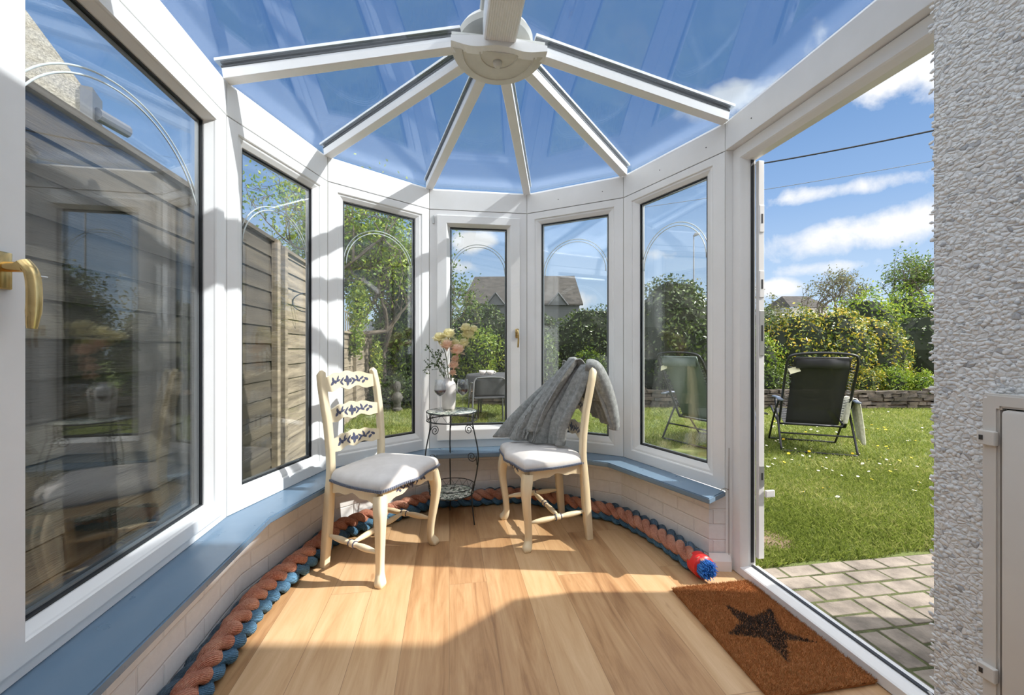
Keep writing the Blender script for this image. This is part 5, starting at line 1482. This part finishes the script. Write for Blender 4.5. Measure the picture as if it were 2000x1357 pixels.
# -------- slate roofed house at the end
hx, hy = 0.8, 30.0
hs = empty('slate_roofed_house', (hx, hy, GZ), label='distant house with grey slate roof and small dormers beyond the hedge', cat='house')
def HP(x, y, dy): p = P3(x, y, hy); return V(p[0]-hx, dy, p[2]-GZ)
bm = new(); lay = bm.loops.layers.uv.verify()
def rq(bm, pts):
    f = bm.faces.new([bm.verts.new(p) for p in pts])
    for lp in f.loops: lp[lay].uv = (lp.vert.co.x, lp.vert.co.z*1.3)
e0, e1, r0_, r1_ = HP(901, 592, 0), HP(1139, 593, 0), HP(928, 540, 3), HP(1126, 538, 3)
r0_.z *= 1.0; rq(bm, [e0, e1, V(r1_.x*1.08, 3, r1_.z+.5), V(r0_.x*1.0-.3, 3, r0_.z+.5)])
rq(bm, [e0+V(0, 0, -.12), e1+V(0, 0, -.12), e1, e0])
rq(bm, [V(r0_.x-.3, 3, r0_.z+.5), V(r1_.x*1.08, 3, r1_.z+.5), e1+V(0, 6, 0), e0+V(0, 6, 0)])
rq(bm, [e0, V(r0_.x-.3, 3, r0_.z+.5), e0+V(0, 6, 0)]); rq(bm, [e1, V(r1_.x*1.08, 3, r1_.z+.5), e1+V(0, 6, 0)])
obj('roof', bm, 'slate', hs)
bm = new(); box(bm, ((e0.x+e1.x)/2, 3, (e0.z)/2-.1), (e1.x-e0.x-.5, 5.6, e0.z-.1)); obj('house_wall', bm, 'slate_hung', hs)
for xc in (968, 1090, 1032):
    bm = new(); a = HP(xc-19, 596, -.2); b = HP(xc, 572, -.2); c = HP(xc+19, 596, -.2)
    lay = bm.loops.layers.uv.verify(); rq(bm, [a, b, b+V(0, 2.2, 0), a+V(0, 2.2, 0)]); rq(bm, [b, c, c+V(0, 2.2, 0), b+V(0, 2.2, 0)])
    dm_ = obj('dormer_roof', bm, 'slate', hs)
    bm = new(); rq_ = [a+V(.08, .1, 0), c+V(-.08, .1, 0), b+V(0, .1, -.1)]; f = bm.faces.new([bm.verts.new(p) for p in rq_]); tube(bm, [a, b], .05, 4); tube(bm, [b, c], .05, 4); obj('dormer_front', bm, 'slate_hung', dm_)
rp_ = P3(1572, 590, 40)
h2 = empty('distant_cottage', (rp_[0], 40, GZ), label='small distant grey slate roof showing under the windswept tree', cat='house')
bm = new(); lay = bm.loops.layers.uv.verify()
def Q(x, y, dy): p = P3(x, y, 40); return V(p[0]-rp_[0], dy, p[2]-GZ)
rq(bm, [Q(1545, 600, 0), Q(1625, 600, 0), Q(1612, 572, 2.5), Q(1560, 572, 2.5)]); rq(bm, [Q(1545, 600, 0), Q(1560, 572, 2.5), Q(1545, 600, 5)]); rq(bm, [Q(1625, 600, 0), Q(1612, 572, 2.5), Q(1625, 600, 5)])
obj('roof', bm, 'slate', h2)
bm = new(); a, b = Q(1547, 600, .2), Q(1623, 600, .2); box(bm, ((a.x+b.x)/2, 2.5, a.z/2), (b.x-a.x, 4.4, a.z-.05)); obj('house_wall', bm, 'cream_render', h2)

# -------- lamp post and overhead cables
lp_ = P3(1355, 678, 26)
lpo = empty('street_lamp', (lp_[0], 26, GZ), label='grey street lamp rising above the shrubs in the right bay window', cat='street lamp')
bm = new(); zt = P3(1355, 460, 26)[2]-GZ; tube(bm, [V(0, 0, 0), V(0, 0, 2.0), V(0, 0, zt)], [.07, .05, .032], 10); obj('pole', bm, 'galv', lpo, smooth='all')
bm = new(); tube(bm, [V(-.02, 0, zt-.05), V(.12, 0, zt+.08), V(.38, 0, zt+.12)], [.05, .11, .07], 8); obj('lamp_head', bm, 'galv', lpo, smooth='all')
def cable(label, a, b, r, m):
    a, b = V(*a), V(*b); d = b-a; a2, b2 = a-d*1.6, b+d*1.2; L_ = 24
    o = empty('overhead_cable', tuple(a2), label=label, cat='cable'); bm = new()
    tube(bm, [a2.lerp(b2, k/L_)-a2+V(0, 0, .25*((2*k/L_-1)**2)-.02) for k in range(L_+1)], r, 6); obj('wire', bm, m, o, smooth='all')
cable('thick black overhead cable crossing the sky in the door view', P3(1462, 322, 7.0), P3(1818, 258, 5.6), .012, 'cable')
cable('thin grey overhead wire below the thick black cable', P3(1462, 374, 12), P3(1818, 316, 11), .009, 'cable_grey')

# -------- garden lounger
def lounger(name, label, loc, rz, mm, towel, tag_=True):
    root = empty(name, (*loc, GZ), rz, label=label, cat='garden lounger')
    W = .33
    def U(pts_l, r, nm, m='lounger_frame', par=root):
        bm = new(); tube(bm, pts_l, r, 8); return obj(nm, bm, m, par, smooth='all')
    yb = lambda z: .30-.42*(z-.30)/.8
    U(catmull([V(-W, yb(.28), .28), V(-W, yb(.9), .9), V(-W+.01, yb(1.07), 1.07), V(-W+.07, yb(1.13), 1.13), V(0, yb(1.15), 1.15), V(W-.07, yb(1.13), 1.13), V(W-.01, yb(1.07), 1.07), V(W, yb(.9), .9), V(W, yb(.28), .28)], 6), .014, 'back_frame')
    U([V(-W, yb(.28), .28), V(W, yb(.28), .28)], .012, 'cross_bar')
    bm = new(); n = 16; g = []
    for k in range(n+1):
        z = .30+.80*k/n; g.append([bm.verts.new((x, yb(z)+.022*math.sin(PI*k/n)*(1-(x/.27)**2*.5), z)) for x in (-.265, -.13, 0, .13, .265)])
    for a, b in zip(g, g[1:]):
        for j in range(4): bm.faces.new((a[j], a[j+1], b[j+1], b[j]))
    bs = obj('back_sling', bm, mm, root, smooth='all'); sd = bs.modifiers.new('s', 'SOLIDIFY'); sd.thickness = .003
    bm = new()
    for k in range(44):
        z = .32+.70*k/44; s = 1 if k % 2 else -1
        for sx in (-1, 1): tube(bm, [V(sx*(W if s > 0 else .265), yb(z), z), V(sx*(.265 if s > 0 else W), yb(z+.016), z+.016)], .0022, 4)
    obj('lacing', bm, 'lounger_frame', bs)
    bm = new(); tube(bm, [V(-.24, yb(1.0)-.02, 1.04), V(0, yb(1.0)-.03, 1.04), V(.24, yb(1.0)-.02, 1.04)], (.028, .065), 14, up=(0, 1, 0)); obj('headrest', bm, 'lounger_frame' if mm == 'lounger_mesh' else mm, root, smooth='all')
    # seat and leg part
    for sx in (-1, 1): U([V(sx*W, yb(.28), .28), V(sx*W, .78, .43), V(sx*W, 1.18, .34)], .013, 'seat_frame')
    bm = new(); a = [bm.verts.new((x, yy, z-.01)) for yy, z in ((.32, .285), (.78, .42)) for x in (-.27, .27)]; b = [bm.verts.new((x, 1.16, .33)) for x in (-.27, .27)]
    bm.faces.new((a[0], a[1], a[3], a[2])); bm.faces.new((a[2], a[3], b[1], b[0])); s_ = obj('seat_sling', bm, mm, root); sd = s_.modifiers.new('s', 'SOLIDIFY'); sd.thickness = .004
    for sx in (-1, 1):
        U(catmull([V(sx*(W+.03), .02, .012), V(sx*(W+.03), .22, .36), V(sx*(W+.03), .36, .58)], 5), .012, 'leg')
        U(catmull([V(sx*(W+.03), .74, .012), V(sx*(W+.03), .45, .34), V(sx*(W+.03), .16, .58)], 5), .012, 'leg')
        bm = new(); tube(bm, catmull([V(sx*(W+.035), .02, .60), V(sx*(W+.035), .2, .612), V(sx*(W+.035), .40, .60)], 5), (.014, .028), 10, up=(0, 0, 1)); obj('armrest', bm, 'arm_blue', root, smooth='all')
    for yy in (.02, .74): U(catmull([V(-W-.03, yy, .012), V(-W*.6, yy-.0, .012), V(0, yy, .012), V(W*.6, yy, .012), V(W+.03, yy, .012)], 4), .012, 'floor_bar')
    U([V(-W-.03, .13, .2), V(W+.03, .13, .2)], .010, 'cross_bar')
    if tag_:
        bm = new(); box(bm, (0, 0, 0), (.105, .003, .07), Matrix.Translation((-W+.075, yb(.95)-.03, .955)) @ Matrix.Rotation(-.35, 4, 'Y') @ Matrix.Rotation(-.45, 4, 'X')); obj('care_tag', bm, 'tag_paper', root)
    return root
lo = lounger('garden_lounger', 'black mesh reclining garden lounger on the lawn with its back to the door', (3.47, 4.66), math.radians(-22), 'lounger_mesh', None)
def hang_towel(name, label, base, rz, w_, h, m, top=.62, seed=1):
    o = empty(name, tuple(base), rz, label=label, cat='towel'); G = []
    n1, n2 = 22, 30
    for i in range(n1+1):
        u = i/n1; row = []
        for j in range(n2+1):
            v = j/n2; s = (v-.5)*2; side = 1 if s > 0 else -1; f = abs(s)
            L_ = h*(1 if side > 0 else .55)*f
            fold = .016*math.sin(u*11+seed+1.5*f)*f+.008*math.sin(u*23+f*3)
            x = side*min(.035, f*.3)*1.0+side*.05*f+fold; y = (u-.5)*w_*(1-.18*f)+.02*math.sin(3*f+seed)
            z = top-GZ*0 + .018*(1-min(1, f*8)**2) - max(0, L_-.02) - .02*math.sin(u*4+1)*f
            row.append(V(x, y, z))
        G.append(row)
    cloth(G, 'towel_cloth', m, o, .012, M=Matrix.Identity(4), uvs=True)
    return o
rz = math.radians(-22); R2 = Matrix.Rotation(rz, 3, 'Z')
p = Vector((3.47, 4.66, GZ))+R2 @ V(.365, .22, 0); hang_towel('cream_towel', 'cream knitted towel hanging over the right arm of the black lounger', p, rz, .24, .50, 'towel_cream')
lo2 = lounger('garden_lounger', 'grey green garden lounger seen through the right hand bay window', (2.15, 5.15), math.radians(-62), 'lounger_green', None)
rz = math.radians(-62); R2 = Matrix.Rotation(rz, 3, 'Z')
hang_towel('striped_towel', 'blue and white striped towel hanging just beyond the door post', Vector((2.86, 4.98, GZ)), math.radians(-30), .22, .50, 'towel_blue', top=.60, seed=3)

# -------- covered garden table, crockery and metal chair
gt = empty('garden_table', (-.28, 7.3, GZ), label='round garden table under a dark cloth beyond the opening window', cat='table')
bm = new(); lathe(bm, [(.0, .735), (.50, .735), (.505, .73), (.50, .715), (.0, .715)], (0, 0, 0), 32, cap=False); obj('table_top', bm, 'lounger_frame', gt)
for k in range(4):
    bm = new(); a = PI/4+k*PI/2; tube(bm, [V(.38*math.cos(a), .38*math.sin(a), .72), V(.42*math.cos(a), .42*math.sin(a), 0)], .016, 8); obj('leg', bm, 'lounger_frame', gt)
tcl = empty('table_cloth', (-.28, 7.3, GZ+.74), label='dark grey cloth draped over the garden table', cat='cloth'); bm = new()
prof = [(.0, .004), (.3, .004), (.50, .003), (.53, -.02), (.56, -.16), (.58, -.24)]; rings = []
for i, (r, z) in enumerate(prof):
    rings.append([bm.verts.new(((max(r, .001)+(.02*i/5)*math.sin(9*2*PI*k/72))*math.cos(2*PI*k/72), (max(r, .001)+(.02*i/5)*math.sin(9*2*PI*k/72))*math.sin(2*PI*k/72), z+(-.02*math.cos(4*2*PI*k/72) if i > 3 else 0))) for k in range(72)])
for a, b in zip(rings, rings[1:]):
    for k in range(72): bm.faces.new((a[k], a[(k+1) % 72], b[(k+1) % 72], b[k]))
obj('cloth', bm, 'dark_cloth', tcl, smooth='all')
for k, (dx, lab) in enumerate(((-.22, 'white bowl on the dark garden table, left of the two'), (-.09, 'white cup on the dark garden table, right of the two'))):
    c = empty('white_cup' if k else 'white_bowl', (-.28+dx, 7.05, GZ+.745), label=lab, cat='cup' if k else 'bowl'); bm = new()
    lathe(bm, [(.03, 0), (.055, .03), (.068 if not k else .06, .075), (.058, .072), (.045, .03), (.0, .012)], (0, 0, 0), 18, cap=False); obj('body', bm, 'ceramic', c, smooth='all')
    if k:
        bm = new(); tube(bm, catmull([V(.058, 0, .06), V(.085, 0, .055), V(.085, 0, .03), V(.05, 0, .022)], 4), .006, 6); obj('cup_handle', bm, 'ceramic', c, smooth='all')
gc = empty('garden_chair', (-.37, 6.45, GZ), math.radians(12), label='dark metal garden armchair on the lawn beyond the wire stand', cat='chair')
def GT_(pts, r, nm, m='galv', n=6):
    bm = new(); tube(bm, catmull(pts, n), r, 8); return obj(nm, bm, m, gc, smooth='all')
for sx in (-1, 1):
    GT_([V(sx*.29, -.26, 0), V(sx*.275, -.24, .30), V(sx*.255, -.20, .60), V(sx*.24, -.17, .70), V(sx*.20, -.155, .745)], .013, 'leg')
    GT_([V(sx*.29, .30, 0), V(sx*.275, .27, .35), V(sx*.26, .22, .60), V(sx*.255, .10, .655), V(sx*.25, -.10, .66)], .013, 'armrest')
GT_([V(-.20, -.155, .745), V(0, -.15, .755), V(.20, -.155, .745)], .013, 'back_rail')
bm = new(); g = []
for i in range(9):
    s = i/8; g.append([bm.verts.new((x, -.17+.02*(1-(x/.24)**2)+.03*(1-s), .46+.28*s)) for x in (-.235, -.12, 0, .12, .235)])
for a, b in zip(g, g[1:]):
    for j in range(4): bm.faces.new((a[j], a[j+1], b[j+1], b[j]))
o = obj('backrest', bm, 'dark_cloth', gc, smooth='all'); o.modifiers.new('s', 'SOLIDIFY').thickness = .006
bm = new(); box(bm, (0, .04, .44), (.48, .44, .022), bev=.008); obj('seat', bm, 'dark_cloth', gc)
# -------- statue
su = empty('garden_statue', (*P3(776, 735, 7.9)[:2], GZ), label='small weathered stone garden bust by the dark shrub', cat='statue'); su.scale = (.72, .72, .78)
bm = new(); lathe(bm, [(.0, 0), (.13, 0), (.13, .06), (.09, .09), (.10, .22), (.12, .25), (.0, .25)], (0, 0, 0), 16, cap=False); obj('plinth', bm, 'statue_stone', su, smooth=40)
bm = new(); lathe(bm, [(.0, .24), (.12, .25), (.15, .33), (.10, .42), (.055, .45), (.055, .48), (.085, .53), (.095, .60), (.08, .68), (.04, .72), (.0, .725)], (0, 0, 0), 20, cap=False)
box(bm, (0, -.095, .585), (.022, .03, .05), bev=.006); box(bm, (0, -.09, .54), (.05, .012, .012), bev=.003); box(bm, (-.035, -.088, .615), (.03, .012, .014), bev=.003); box(bm, (.035, -.088, .615), (.03, .012, .014), bev=.003)
obj('bust', bm, 'statue_stone', su, smooth=60)
